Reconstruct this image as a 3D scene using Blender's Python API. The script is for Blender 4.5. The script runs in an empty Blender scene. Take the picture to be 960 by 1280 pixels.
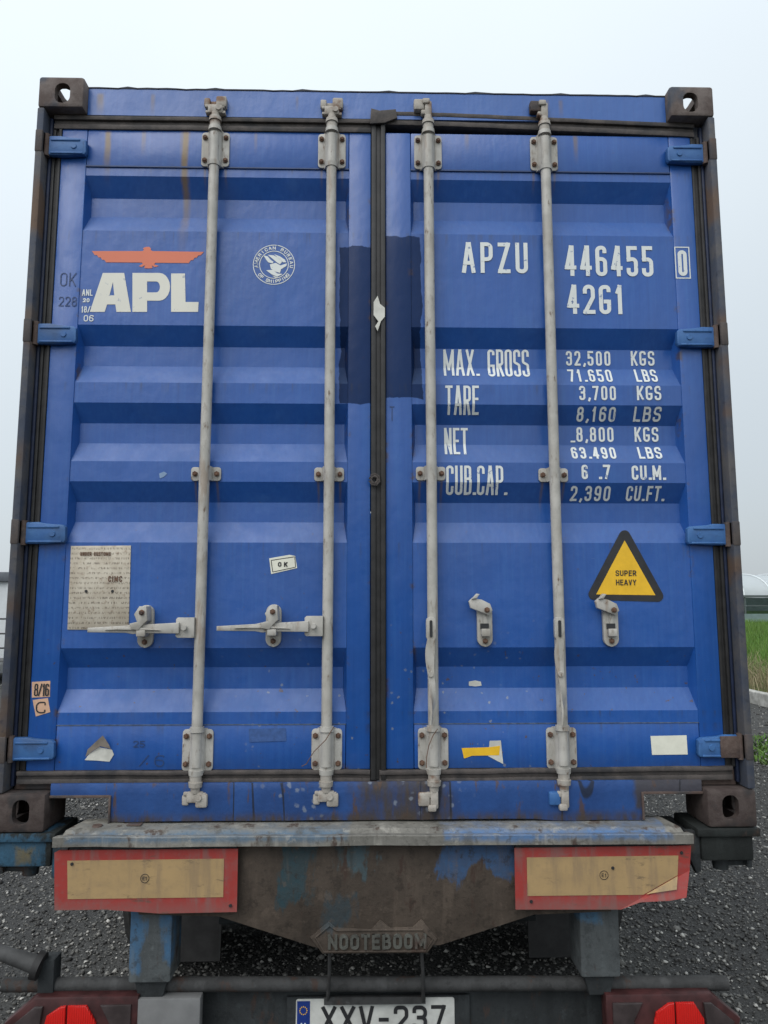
import bpy, bmesh, math, random
import numpy as np
from mathutils import Vector, Matrix, noise as mnoise
from mathutils.geometry import tessellate_polygon

random.seed(7)
rng = np.random.default_rng(7)
scene = bpy.context.scene
COL = scene.collection
R = math.radians

# ------------------------------------------------------------------ camera
ZB = 1.10                                   # underside of the container above the ground
FPX = 930.0                                 # focal length in pixels of the 960 x 1280 photograph
CAM = Vector((-.0419, -2.4721, .7078 + ZB))
PIT, YAW, ROL = .1258, .0230, -.0008
AF = Vector((math.sin(YAW)*math.cos(PIT), math.cos(YAW)*math.cos(PIT), math.sin(PIT)))
AR0 = Vector((math.cos(YAW), -math.sin(YAW), 0)); AU0 = AR0.cross(AF)
AR = AR0*math.cos(ROL) + AU0*math.sin(ROL); AU = AU0*math.cos(ROL) - AR0*math.sin(ROL)
cd = bpy.data.cameras.new('camera'); cam = bpy.data.objects.new('camera', cd); COL.objects.link(cam)
cd.sensor_fit = 'VERTICAL'; cd.sensor_height = 32.0; cd.lens = FPX/1280*32.0
cd.clip_start = .05; cd.clip_end = 3000
M3 = Matrix((AR, AU, -AF)).transposed()
cam.matrix_world = Matrix.Translation(CAM) @ M3.to_4x4()
scene.camera = cam

# ------------------------------------------------------------------ light: bright overcast noon
SUN_EL, SUN_AZ = R(50), R(214)              # azimuth clockwise from +Y
w = bpy.data.worlds.new('World'); scene.world = w; w.use_nodes = True
wt = w.node_tree; bg = wt.nodes['Background']
sky = wt.nodes.new('ShaderNodeTexSky'); sky.sky_type = 'NISHITA'; sky.sun_disc = False
sky.sun_elevation = SUN_EL; sky.sun_rotation = SUN_AZ; sky.air_density = 1.0; sky.dust_density = 4.0
tc = wt.nodes.new('ShaderNodeTexCoord'); sp = wt.nodes.new('ShaderNodeSeparateXYZ')
wt.links.new(tc.outputs['Generated'], sp.inputs[0])
mr = wt.nodes.new('ShaderNodeMapRange'); mr.inputs['From Min'].default_value = 0; mr.inputs['From Max'].default_value = 1
mr.inputs['To Min'].default_value = 8.4; mr.inputs['To Max'].default_value = 12.6
wt.links.new(sp.outputs['Z'], mr.inputs['Value'])
nz = wt.nodes.new('ShaderNodeTexNoise'); nz.inputs['Scale'].default_value = 1.3; nz.inputs['Detail'].default_value = 3
wt.links.new(tc.outputs['Generated'], nz.inputs['Vector'])
nm = wt.nodes.new('ShaderNodeMapRange'); nm.inputs['To Min'].default_value = .95; nm.inputs['To Max'].default_value = 1.05
nm.inputs['From Min'].default_value = .3; nm.inputs['From Max'].default_value = .7
wt.links.new(nz.outputs[0], nm.inputs['Value'])
mu = wt.nodes.new('ShaderNodeMath'); mu.operation = 'MULTIPLY'
sdv = (math.sin(SUN_AZ)*math.cos(SUN_EL), math.cos(SUN_AZ)*math.cos(SUN_EL), math.sin(SUN_EL))
dp = wt.nodes.new('ShaderNodeVectorMath'); dp.operation = 'DOT_PRODUCT'; dp.inputs[1].default_value = sdv   # cloud is brighter towards the sun
wt.links.new(tc.outputs['Generated'], dp.inputs[0])
ds = wt.nodes.new('ShaderNodeMath'); ds.operation = 'MULTIPLY_ADD'; ds.inputs[1].default_value = .42; ds.inputs[2].default_value = 1.0
wt.links.new(dp.outputs['Value'], ds.inputs[0])
mu2 = wt.nodes.new('ShaderNodeMath'); mu2.operation = 'MULTIPLY'
wt.links.new(mr.outputs[0], mu2.inputs[0]); wt.links.new(ds.outputs[0], mu2.inputs[1])
wt.links.new(mu2.outputs[0], mu.inputs[0]); wt.links.new(nm.outputs[0], mu.inputs[1])
vm = wt.nodes.new('ShaderNodeVectorMath'); vm.operation = 'SCALE'; vm.inputs[0].default_value = (.88, .968, 1.025)
wt.links.new(mu.outputs[0], vm.inputs['Scale'])
mx = wt.nodes.new('ShaderNodeMix'); mx.data_type = 'RGBA'; mx.inputs[0].default_value = .82   # cloud layer over the clear sky
wt.links.new(sky.outputs[0], mx.inputs[6]); wt.links.new(vm.outputs[0], mx.inputs[7])
wt.links.new(mx.outputs[2], bg.inputs['Color']); bg.inputs['Strength'].default_value = .09

sl = bpy.data.lights.new('sun', 'SUN'); sun = bpy.data.objects.new('sun', sl); COL.objects.link(sun)
sl.energy = 1.4; sl.angle = R(50); sl.color = (1, .98, .955)
sd = Vector((math.sin(SUN_AZ)*math.cos(SUN_EL), math.cos(SUN_AZ)*math.cos(SUN_EL), math.sin(SUN_EL)))
sun.rotation_euler = sd.to_track_quat('Z', 'Y').to_euler(); sun.location = sd*30
vs = scene.view_settings
vs.view_transform = 'Standard'; vs.look = 'None'; vs.gamma = 1; vs.use_curve_mapping = False; vs.exposure = .22
scene.render.resolution_x, scene.render.resolution_y = 768, 1024

# ------------------------------------------------------------------ helpers
def W(px, py, Y):
    """photo pixel -> world point on the plane y = Y"""
    d = AF + AR*((px-480)/FPX) - AU*((py-640)/FPX)
    return CAM + d*((Y-CAM.y)/d.y)

class NT:
    """small wrapper for procedural materials"""
    def __init__(s, name, rough=.5, metal=0.0, spec=.5):
        s.m = bpy.data.materials.new(name); s.m.use_nodes = True; s.t = s.m.node_tree
        s.b = s.t.nodes['Principled BSDF']; s.b.inputs['Roughness'].default_value = rough
        s.b.inputs['Metallic'].default_value = metal; s.b.inputs['Specular IOR Level'].default_value = spec
        s._p = None; s._s = None
    def n(s, t): return s.t.nodes.new(t)
    def put(s, a, sock):
        if isinstance(a, (int, float)): sock.default_value = a
        elif isinstance(a, tuple): sock.default_value = a + ((1,) if sock.type == 'RGBA' and len(a) == 3 else ())
        else: s.t.links.new(a, sock)
    def pos(s):
        if s._p is None: s._p = s.n('ShaderNodeNewGeometry')
        return s._p.outputs['Position']
    def geo(s, o): s.pos(); return s._p.outputs[o]
    def xyz(s):
        if s._s is None:
            s._s = s.n('ShaderNodeSeparateXYZ'); s.put(s.pos(), s._s.inputs[0])
        return s._s.outputs
    def ma(s, op, a, b=0.0, clamp=False):
        k = s.n('ShaderNodeMath'); k.operation = op; k.use_clamp = clamp
        s.put(a, k.inputs[0]); s.put(b, k.inputs[1]); return k.outputs[0]
    def vec(s, st, off=(0, 0, 0)):
        k = s.n('ShaderNodeVectorMath'); k.operation = 'MULTIPLY_ADD'
        s.put(s.pos(), k.inputs[0]); s.put(st, k.inputs[1]); s.put(off, k.inputs[2]); return k.outputs[0]
    def noise(s, sc, det=4, ro=.55, st=None, off=(0, 0, 0)):
        k = s.n('ShaderNodeTexNoise'); k.inputs['Scale'].default_value = sc
        k.inputs['Detail'].default_value = det; k.inputs['Roughness'].default_value = ro
        s.put(s.vec(st or (1, 1, 1), off), k.inputs['Vector']); return k.outputs[0]
    def vor(s, sc, out='Distance', st=None, rnd=1.0):
        k = s.n('ShaderNodeTexVoronoi'); k.inputs['Scale'].default_value = sc; k.inputs['Randomness'].default_value = rnd
        s.put(s.vec(st or (1, 1, 1)), k.inputs['Vector']); return k.outputs[out]
    def rng(s, f, lo, hi, a=0.0, b=1.0):
        k = s.n('ShaderNodeMapRange'); k.interpolation_type = 'SMOOTHSTEP'
        s.put(f, k.inputs['Value']); k.inputs['From Min'].default_value = lo; k.inputs['From Max'].default_value = hi
        k.inputs['To Min'].default_value = a; k.inputs['To Max'].default_value = b; return k.outputs[0]
    def mix(s, f, a, b, mode='MIX'):
        k = s.n('ShaderNodeMix'); k.data_type = 'RGBA'; k.blend_type = mode
        s.put(f, k.inputs[0]); s.put(a, k.inputs[6]); s.put(b, k.inputs[7]); return k.outputs[2]
    def boxmask(s, x0, x1, z0, z1, nz, amp=.03, soft=.004):
        x, z = s.xyz()['X'], s.xyz()['Z']
        dx = s.ma('SUBTRACT', s.ma('ABSOLUTE', s.ma('SUBTRACT', x, (x0+x1)/2)), abs(x1-x0)/2)
        dz = s.ma('SUBTRACT', s.ma('ABSOLUTE', s.ma('SUBTRACT', z, (z0+z1)/2)), abs(z1-z0)/2)
        d = s.ma('ADD', s.ma('MAXIMUM', dx, dz), s.ma('MULTIPLY', s.ma('SUBTRACT', nz, .5), amp))
        return s.rng(d, -soft, soft, 1, 0)
    def streak(s, x, zt, ln, hw, nz, k):
        X, Z = s.xyz()['X'], s.xyz()['Z']
        dx = s.ma('ABSOLUTE', s.ma('ADD', s.ma('SUBTRACT', X, x), s.ma('MULTIPLY', s.ma('SUBTRACT', nz, .5), hw*1.6)))
        a = s.rng(dx, hw*.15, hw, 1, 0)
        dz = s.ma('SUBTRACT', zt, Z)
        b = s.ma('MULTIPLY', s.rng(dz, -.004, .012), s.rng(dz, ln*.15, ln, 1, 0))
        return s.ma('MULTIPLY', s.ma('MULTIPLY', a, b), k)
    def col(s, c): s.put(c, s.b.inputs['Base Color'])
    def rough(s, c): s.put(c, s.b.inputs['Roughness'])
    def bump(s, h, st=.3, dist=.01):
        k = s.n('ShaderNodeBump'); k.inputs['Strength'].default_value = st; k.inputs['Distance'].default_value = dist
        s.put(h, k.inputs['Height']); s.t.links.new(k.outputs[0], s.b.inputs['Normal'])

ORG = {}
def mesh_of(bm, name):
    me = bpy.data.meshes.new(name); bm.normal_update(); bm.to_mesh(me); bm.free(); return me
def obj(name, bm, mat, parent=None, org=None, smooth=True, ang=32, shared=None, loc=None):
    """link one mesh object; bm holds world coordinates (or `shared` is a mesh around its own origin, put at loc)"""
    if shared is not None:
        me = shared; o_w = Vector(loc)
    else:
        me = bm if isinstance(bm, bpy.types.Mesh) else mesh_of(bm, name)
        if org is None:
            if parent is not None: org = ORG[parent.name]
            else:
                cs = [v.co for v in me.vertices]
                lo = [min(c[i] for c in cs) for i in range(3)]; hi = [max(c[i] for c in cs) for i in range(3)]
                org = ((lo[0]+hi[0])/2, (lo[1]+hi[1])/2, lo[2])
        o_w = Vector(org); me.transform(Matrix.Translation(-o_w))
    if mat is not None and not me.materials: me.materials.append(mat)
    if smooth and shared is None:
        me.shade_smooth(); me.set_sharp_from_angle(angle=R(ang))
    o = bpy.data.objects.new(name, me); COL.objects.link(o)
    if parent is not None:
        o.parent = parent; o.location = o_w - ORG[parent.name]
    else: o.location = o_w
    ORG[o.name] = o_w
    return o
def thing(name, loc, label, cat, group=None):
    o = bpy.data.objects.new(name, None); COL.objects.link(o); o.location = loc; o.empty_display_size = .2
    ORG[o.name] = Vector(loc); tag(o, label, cat, group); return o
def tag(o, label, cat=None, group=None, kind=None):
    if label: o['label'] = label
    if cat: o['category'] = cat
    if group: o['group'] = group
    if kind: o['kind'] = kind
    return o

def NB(): return bmesh.new()
def box(bm, x0, x1, y0, y1, z0, z1, bev=0.0, seg=2):
    r = bmesh.ops.create_cube(bm, size=1)
    vsl = r['verts']
    for v in vsl:
        v.co = Vector((x0+(v.co.x+.5)*(x1-x0), y0+(v.co.y+.5)*(y1-y0), z0+(v.co.z+.5)*(z1-z0)))
    if bev:
        es = list({e for v in vsl for e in v.link_edges})
        bmesh.ops.bevel(bm, geom=es, offset=bev, segments=seg, affect='EDGES', profile=.5)
    return bm
def cyl(bm, p0, p1, r0, r1=None, seg=16):
    p0, p1 = Vector(p0), Vector(p1); d = p1-p0; r1 = r0 if r1 is None else r1
    m = Matrix.Translation((p0+p1)/2) @ d.to_track_quat('Z', 'Y').to_matrix().to_4x4()
    bmesh.ops.create_cone(bm, cap_ends=True, segments=seg, radius1=r0, radius2=r1, depth=d.length, matrix=m)
    return bm
def tube(bm, pts, r, seg=8):
    pts = [Vector(p) for p in pts]; rings = []; u = None
    for i, p in enumerate(pts):
        d = (pts[min(i+1, len(pts)-1)] - pts[max(i-1, 0)]).normalized()
        if u is None: u = d.orthogonal()
        u = (u - d*u.dot(d)).normalized(); v = d.cross(u); rr = r[i] if isinstance(r, (list, tuple)) else r   # carried frame, no twist
        rings.append([bm.verts.new(p + (u*math.cos(a)+v*math.sin(a))*rr) for a in [2*math.pi*k/seg for k in range(seg)]])
    for a, b in zip(rings, rings[1:]):
        for k in range(seg): bm.faces.new((a[k], a[(k+1) % seg], b[(k+1) % seg], b[k]))
    bm.faces.new(rings[0][::-1]); bm.faces.new(rings[-1]); return bm
def prism(bm, pts, y0, y1, bev=0.0):
    """polygon in x,z extruded from y0 to y1"""
    a = [bm.verts.new((p[0], y0, p[1])) for p in pts]; b = [bm.verts.new((p[0], y1, p[1])) for p in pts]
    n = len(pts); fs = [bm.faces.new(a), bm.faces.new(b[::-1])]
    for i in range(n): fs.append(bm.faces.new((a[i], b[i], b[(i+1) % n], a[(i+1) % n])))
    bmesh.ops.recalc_face_normals(bm, faces=fs)
    if bev:
        es = [e for e in fs[0].edges] + [e for e in fs[1].edges]
        bmesh.ops.bevel(bm, geom=es, offset=bev, segments=2, affect='EDGES', profile=.5)
    return bm
def extr_x(bm, prof, x0, x1, closed=True):
    """profile in y,z swept along x"""
    a = [bm.verts.new((x0, p[0], p[1])) for p in prof]; b = [bm.verts.new((x1, p[0], p[1])) for p in prof]
    n = len(prof); fs = []
    for i in range(n if closed else n-1):
        fs.append(bm.faces.new((a[i], b[i], b[(i+1) % n], a[(i+1) % n])))
    if closed: fs += [bm.faces.new(a), bm.faces.new(b[::-1])]
    bmesh.ops.recalc_face_normals(bm, faces=fs); return bm
def rrect(x0, x1, z0, z1, r, n=5):
    out = []
    for cx, cz, a0 in ((x1-r, z1-r, 0), (x0+r, z1-r, 90), (x0+r, z0+r, 180), (x1-r, z0+r, 270)):
        for k in range(n+1):
            a = R(a0+90*k/n); out.append((cx+r*math.cos(a), cz+r*math.sin(a)))
    return out
def evaled(bm, cutters):
    """solid bm minus each cutter bm"""
    me = mesh_of(bm, 'tmp'); o = bpy.data.objects.new('tmp', me); COL.objects.link(o); kill = [o]
    for c in cutters:
        cm = mesh_of(c, 'cut'); co = bpy.data.objects.new('cut', cm); COL.objects.link(co); kill.append(co)
        m = o.modifiers.new('b', 'BOOLEAN'); m.operation = 'DIFFERENCE'; m.solver = 'EXACT'; m.object = co
    dg = bpy.context.evaluated_depsgraph_get(); dg.update()
    out = bpy.data.meshes.new_from_object(o.evaluated_get(dg))
    for k in kill: bpy.data.objects.remove(k)
    return out

# ------------------------------------------------------------------ stroke lettering
O8 = [['c', (0, 0, .48), (0, 1, .48), (1, 1, .48), (1, 0, .48)]]
GL = {
 'A': [[(0, 0), (.44, 1), (.56, 1), (1, 0)], [(.17, .3), (.83, .3)]],
 'B': [[(0, 0), (0, 1), (.92, 1, .4), (.92, .54, .3), (0, .54)], [(0, .54), (1, .54, .4), (1, 0, .4), (0, 0)]],
 'C': [[(1, .78), (1, 1, .48), (0, 1, .48), (0, 0, .48), (1, 0, .48), (1, .22)]],
 'D': [['c', (0, 0), (0, 1), (1, 1, .6), (1, 0, .6)]],
 'E': [[(1, 1), (0, 1), (0, 0), (1, 0)], [(0, .53), (.85, .53)]],
 'F': [[(1, 1), (0, 1), (0, 0)], [(0, .5), (.85, .5)]],
 'G': [[(1, .87), (1, 1, .48), (0, 1, .48), (0, 0, .48), (1, 0, .48), (1, .42), (.58, .42)]],
 'H': [[(0, 0), (0, 1)], [(1, 0), (1, 1)], [(0, .52), (1, .52)]],
 'I': [[(.5, 0), (.5, 1)]],
 'K': [[(0, 0), (0, 1)], [(1, 1), (.05, .38)], [(.32, .55), (1, 0)]],
 'L': [[(0, 1), (0, 0), (1, 0)]],
 'M': [[(0, 0), (0, 1), (.5, .25), (1, 1), (1, 0)]],
 'N': [[(0, 0), (0, 1), (1, 0), (1, 1)]],
 'O': O8, '0': O8,
 'P': [[(0, 0), (0, 1), (1, 1, .48), (1, .44, .48), (0, .44)]],
 'R': [[(0, 0), (0, 1), (1, 1, .48), (1, .46, .48), (0, .46)], [(.45, .46), (1, 0)]],
 'S': [[(1, .82), (1, 1, .48), (0, 1, .48), (0, .56, .4), (1, .46, .4), (1, 0, .48), (0, 0, .48), (0, .18)]],
 'T': [[(.5, 0), (.5, 1)], [(0, 1), (1, 1)]],
 'U': [[(0, 1), (0, 0, .48), (1, 0, .48), (1, 1)]],
 'V': [[(0, 1), (.45, 0), (.55, 0), (1, 1)]],
 'X': [[(0, 0), (1, 1)], [(0, 1), (1, 0)]],
 'Y': [[(0, 1), (.5, .45), (1, 1)], [(.5, .45), (.5, 0)]],
 'Z': [[(0, 1), (1, 1), (0, 0), (1, 0)]],
 '1': [[(.2, .8), (.62, 1), (.62, 0)]],
 '2': [[(0, .80), (0, 1, .48), (1, 1, .48), (1, .58, .3), (0, 0), (1, 0)]],
 '3': [[(0, .83), (0, 1, .48), (1, 1, .48), (1, .54, .35), (.4, .54)], [(.4, .54), (1, .54, .35), (1, 0, .48), (0, 0, .48), (0, .17)]],
 '4': [[(.72, 0), (.72, 1), (.6, 1), (0, .24), (1, .24)]],
 '5': [[(.95, 1), (.06, 1), (.06, .56), (1, .60, .48), (1, 0, .48), (0, 0, .48), (0, .17)]],
 '6': [[(.97, .86), (.97, 1, .48), (0, 1, .48), (0, 0, .48), (1, 0, .48), (1, .57, .48), (.2, .57)]],
 '7': [[(0, 1), (1, 1), (.35, 0)]],
 '8': [['c', (.04, .54, .42), (.04, 1, .42), (.96, 1, .42), (.96, .54, .42)], ['c', (0, 0, .45), (0, .54, .45), (1, .54, .45), (1, 0, .45)]],
 '9': [[(.03, .14), (.03, 0, .48), (1, 0, .48), (1, 1, .48), (0, 1, .48), (0, .43, .48), (.8, .43)]],
 '.': [[(0, 0), (.18, 0)]], ',': [[(.16, .04), (.0, -.10)]], '-': [[(.1, .45), (.9, .45)]], '_': [[(0, 0), (1, 0)]],
 '/': [[(0, 0), (1, 1)]], ' ': [],
}
GW = {'M': 1.3, 'W': 1.4, 'I': .3, '.': .34, ',': .34, ' ': .62, '1': .72, 'L': .9, 'A': 1.08, 'E': .92, 'F': .9, 'N': 1.05, '-': .8}
def rounded(pts, closed, cw, step):
    n = len(pts); out = []
    P = [Vector((p[0], p[1])) for p in pts]; rad = [(p[2] if len(p) > 2 else 0)*cw for p in pts]
    for i in range(n):
        if rad[i] <= 0 or (not closed and i in (0, n-1)): out.append(P[i]); continue
        a, b, c = P[i-1], P[i], P[(i+1) % n]
        u, v = a-b, c-b; lu, lv = u.length, v.length
        if lu < 1e-9 or lv < 1e-9: out.append(b); continue
        u /= lu; v /= lv; cs = max(-.999, min(.999, u.dot(v))); half = math.acos(cs)/2
        t = min(rad[i]/math.tan(half), lu*.499, lv*.499); r = t*math.tan(half)
        ctr = b + (u+v).normalized()*(r/math.sin(half))
        s0, s1 = b+u*t-ctr, b+v*t-ctr
        a0 = math.atan2(s0.y, s0.x); da = math.atan2(s0.x*s1.y-s0.y*s1.x, s0.dot(s1))
        for k in range(6): out.append(ctr + Vector((math.cos(a0+da*k/5), math.sin(a0+da*k/5)))*r)
    if closed: out.append(out[0].copy())
    res = [out[0]]
    for p in out[1:]:
        d = p-res[-1]; m = max(1, int(math.ceil(d.length/step)))
        s = res[-1]
        if d.length < 1e-7: continue
        for k in range(1, m+1): res.append(s+d*(k/m))
    return res
def ribbon(path, t, closed):
    L, Rr = [], []; n = len(path)
    for i in range(n):
        if closed: a, c = path[(i-1) % (n-1)], path[(i+1) % (n-1)] if i < n-1 else path[1]
        else: a, c = path[max(i-1, 0)], path[min(i+1, n-1)]
        b = path[i]; d1 = (b-a); d2 = (c-b)
        if d1.length < 1e-9: d1 = d2
        if d2.length < 1e-9: d2 = d1
        d1 = d1.normalized(); d2 = d2.normalized(); m = d1+d2
        m = m.normalized() if m.length > 1e-6 else d2
        nn = Vector((-m.y, m.x)); k = min(1.7, 1/max(.3, nn.dot(Vector((-d2.y, d2.x)))))
        L.append(b+nn*(t/2*k)); Rr.append(b-nn*(t/2*k))
    return L, Rr
def text_bm(bm, txt, width, height, t, fn, gap=.24, ratio=None, step=.006):
    """stroke text in u 0..width, v 0..height; fn(u, v, k) -> world point"""
    adv = [GW.get(c, 1.0) for c in txt]; tot = sum(adv) + gap*(len(txt)-1); cwu = width/tot; u = 0; layer = 0
    for c, a in zip(txt, adv):
        cw = cwu*a
        for st in GL.get(c, []):
            closed = st[0] == 'c'; pp = st[1:] if closed else st
            sc = cwu-t if c in '.,' else cw-t
            Q = [(u+t/2+p[0]*sc, t/2+p[1]*(height-t)) + ((p[2],) if len(p) > 2 else ()) for p in pp]
            parts_ = [Q]
            if closed and all(len(q) > 2 for q in Q): pass
            else:                                    # each straight run is its own stroke, so that no ribbon folds over itself
                if closed: Q = Q+[Q[0]]; closed = False
                parts_, cur = [], [Q[0]]
                for q in Q[1:]:
                    cur.append(q)
                    if len(q) < 3: parts_.append(cur); cur = [q]
                if len(cur) > 1: parts_.append(cur)
            for Q2 in parts_:
                if not closed:
                    def ext(a, b_):
                        d = Vector((a[0]-b_[0], a[1]-b_[1])); d = d.normalized()*(t*.5)
                        return (a[0]+d.x, a[1]+d.y)
                    Q2 = [ext(Q2[0], Q2[1])]+list(Q2[1:-1])+[ext(Q2[-1], Q2[-2])]
                path = rounded(Q2, closed, sc, step); L, Rr = ribbon(path, t, closed)
                nn_ = len(L); lv = [layer+(0 if closed else .9*i/nn_) for i in range(nn_)]
                va = [bm.verts.new(fn(p.x, p.y, q)) for p, q in zip(L, lv)]; vb = [bm.verts.new(fn(p.x, p.y, q)) for p, q in zip(Rr, lv)]
                for i in range(len(va)-1): bm.faces.new((va[i], vb[i], vb[i+1], va[i+1]))
                layer = (layer+1) % 6
        u += cw+gap*cwu
    return bm
def fill_bm(bm, loops, fn):
    vl = [[Vector((p[0], p[1], 0)) for p in lp] for lp in loops]; flat = [p for lp in vl for p in lp]
    vv = [bm.verts.new(fn(p.x, p.y, 0)) for p in flat]
    for t in tessellate_polygon(vl):
        try: bm.faces.new([vv[i] for i in t])
        except ValueError: pass
    return bm
def face_cam(bm):
    """single sheets on the rear of the container look back towards -y"""
    bm.normal_update()
    for f in bm.faces:
        if f.normal.y > 0: f.normal_flip()
    return bm

# ------------------------------------------------------------------ materials
BLUE = (.009, .074, .305)
def door_paint(name, base=BLUE, patches=(), stains=(), low=True):
    m = NT(name, .36, 0, .55)
    n1 = m.noise(2.2, 5, .6, (1, 1, .5)); n2 = m.noise(1, 3, .6, (90, 90, 2.2)); n3 = m.noise(38, 4, .6); n4 = m.noise(9, 5, .65)
    c = m.mix(m.rng(n1, .3, .75), base, tuple(b*.82+.012 for b in base)); pm = 0.0
    c = m.mix(m.rng(n2, .46, .72, 0, .22), c, (.03, .125, .36))            # washed vertical streaks
    c = m.mix(m.rng(n2, .46, .28, 0, .25), c, tuple(b*.72 for b in base))
    c = m.mix(m.rng(n4, .56, .78, 0, .16), c, (.045, .145, .34))            # chalky patches
    for (x0, x1, z0, z1, pc, amp) in patches:
        pm = m.boxmask(x0, x1, z0, z1, m.noise(11, 7, .6, (1, 1, .8)), amp, .0015); c = m.mix(m.ma('MULTIPLY', pm, .97), c, pc)
    up = m.n('ShaderNodeSeparateXYZ'); m.put(m.geo('Normal'), up.inputs[0])
    dust = m.ma('MULTIPLY', m.rng(up.outputs['Z'], .25, .75), m.rng(m.noise(14, 4, .6, (1, 1, 1)), .15, .7, .22, .46))
    c = m.mix(dust, c, (.062, .105, .180))                                  # dust lies on the upward slopes
    nw = m.noise(30, 4, .6, (1, 1, .12))
    for (x, zt, ln, hw, k) in stains:
        c = m.mix(m.ma('MULTIPLY', m.streak(x, zt, ln, hw, nw, 1.0), min(1, k*1.25)), c, (.16, .105, .05))
    sc1 = m.noise(1, 2, .5, (24, 24, 420), (0, 0, 3)); sc2 = m.noise(1, 2, .5, (330, 330, 14), (5, 0, 3)); gate2 = m.noise(3.1, 3, .6, (1, 1, 1), (9, 2, 1))
    c = m.mix(m.ma('MULTIPLY', m.rng(sc1, .74, .78), m.rng(gate2, .52, .66, 0, .6)), c, (.10, .18, .33))      # scratches
    c = m.mix(m.ma('MULTIPLY', m.rng(sc2, .73, .78), m.rng(gate2, .50, .38, 0, .55)), c, (.012, .03, .10))
    if low:
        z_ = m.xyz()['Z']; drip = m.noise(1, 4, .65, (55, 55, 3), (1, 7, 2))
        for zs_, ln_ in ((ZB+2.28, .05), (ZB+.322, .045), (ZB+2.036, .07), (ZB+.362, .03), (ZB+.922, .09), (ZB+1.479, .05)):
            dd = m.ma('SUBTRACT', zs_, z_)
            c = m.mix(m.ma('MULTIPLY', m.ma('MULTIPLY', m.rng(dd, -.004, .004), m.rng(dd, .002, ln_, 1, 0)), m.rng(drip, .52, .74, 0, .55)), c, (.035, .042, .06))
        x_ = m.xyz()['X']
        for xe_ in (-1.055, -.110, .114, 1.065, -.03, .022):       # rust creeping out of the vertical joints
            de = m.ma('ABSOLUTE', m.ma('SUBTRACT', x_, xe_))
            c = m.mix(m.ma('MULTIPLY', m.rng(de, .002, .016, 1, 0), m.rng(n4, .56, .66, 0, .8)), c, (.065, .042, .034))
        v = m.ma('ADD', m.vor(46), m.ma('MULTIPLY', m.ma('SUBTRACT', m.noise(120, 3), .5), .5)); gate = m.vor(46, 'Color'); gs = m.n('ShaderNodeSeparateXYZ'); m.put(gate, gs.inputs[0])
        z = m.xyz()['Z']
        reg = m.ma('MULTIPLY', m.boxmask(-.42, .52, 1.10, 1.62, n4, .5, .16), m.rng(gs.outputs[0], .80, .83))
        sp = m.ma('MULTIPLY', m.rng(v, .14, .27, 1, 0), reg)
        c = m.mix(m.ma('MULTIPLY', sp, .6), c, (.24, .25, .25))
        chips = m.ma('MULTIPLY', m.rng(n3, .67, .71), m.rng(z, 2.3, 1.3, .10, .9))
        c = m.mix(chips, c, (.075, .045, .032))
        grime = m.ma('MULTIPLY', m.rng(z, 1.36, 1.2), m.rng(n4, .35, .7, .1, .6))
        c = m.mix(grime, c, (.045, .05, .065))
    m.col(c); m.rough(m.ma('ADD', m.rng(n4, .3, .8, .30, .46), m.ma('MULTIPLY', dust, 1.0)))
    m.put(m.ma('SUBTRACT', .55, m.ma('MULTIPLY', pm, .42)), m.b.inputs['Specular IOR Level'])
    m.bump(m.ma('ADD', m.ma('ADD', m.ma('MULTIPLY', n1, 1.0), m.ma('MULTIPLY', m.noise(6.5, 2, .4), .35)), m.ma('MULTIPLY', n3, .05)), .24, .05); return m.m
def rusty(name, a, b, c3, sc=12, bump=.5, rough=.8):
    m = NT(name, rough, 0, .35)
    n1 = m.noise(sc, 6, .65); n2 = m.noise(sc*4.2, 4, .7); n3 = m.noise(sc*.5, 3, .5, (1, 1, 1), (3, 1, 7))
    c = m.mix(m.rng(n1, .35, .65), a, b); c = m.mix(m.rng(n3, .52, .68), c, c3)
    c = m.mix(m.rng(n2, .55, .75, 0, .6), c, tuple(x*.45 for x in a)); m.col(c)
    m.bump(m.ma('ADD', n1, m.ma('MULTIPLY', n2, .5)), bump, .006); return m.m
def plain(name, c, rough=.6, var=.25, sc=25, metal=0, bump=.15, spec=.4):
    m = NT(name, rough, metal, spec); n = m.noise(sc, 5, .6)
    m.col(m.mix(m.rng(n, .3, .7), tuple(x*(1-var) for x in c), tuple(min(1, x*(1+var*.6)) for x in c)))
    m.bump(n, bump, .003); return m.m
def print_mat(name, c, wear, thr=.66, sc=45):
    m = NT(name, .5); n = m.noise(sc, 5, .65)
    m.col(m.mix(m.rng(n, thr, thr+.05, 0, .8), m.mix(m.noise(7, 3), tuple(x*.86 for x in c), c), wear)); return m.m

def px(x, y, Y=.05): p = W(x, y, Y); return p.x, p.z
P_DARK = (.008, .024, .082)
lx0 = px(424, 400)[0]; rx1 = px(527, 400)[0]
pz1 = px(450, 309)[1]; pz0 = px(450, 505)[1]; qz1 = px(500, 295)[1]; qz0 = px(500, 497)[1]
def bolt_runs(xs_): return tuple((x+sx*.0375, zt, ln, .007, .42) for x in xs_ for sx in (-1, 1) for zt, ln in ((3.392, .10), (2.245, .13)))
M_DOORL = door_paint('blue_door_paint', patches=((lx0, 0, pz0, pz1, P_DARK, .04),),
    stains=((px(135, 165)[0], px(135, 163)[1], .22, .016, .75), (px(232, 165)[0], px(232, 163)[1], .55, .022, .8),
            (px(180, 165)[0], px(180, 163)[1], .12, .010, .4), (px(320, 165)[0], 3.52, .10, .008, .3))+bolt_runs((-.592, -.172)))
M_DOORR = door_paint('blue_door_paint_worn', patches=((0, rx1, qz0, qz1, P_DARK, .04),),
    stains=((px(719, 170)[0], px(719, 168)[1], .13, .013, .5), (px(583, 165)[0], 3.53, .09, .012, .35))+bolt_runs((.177, .601)))
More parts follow.
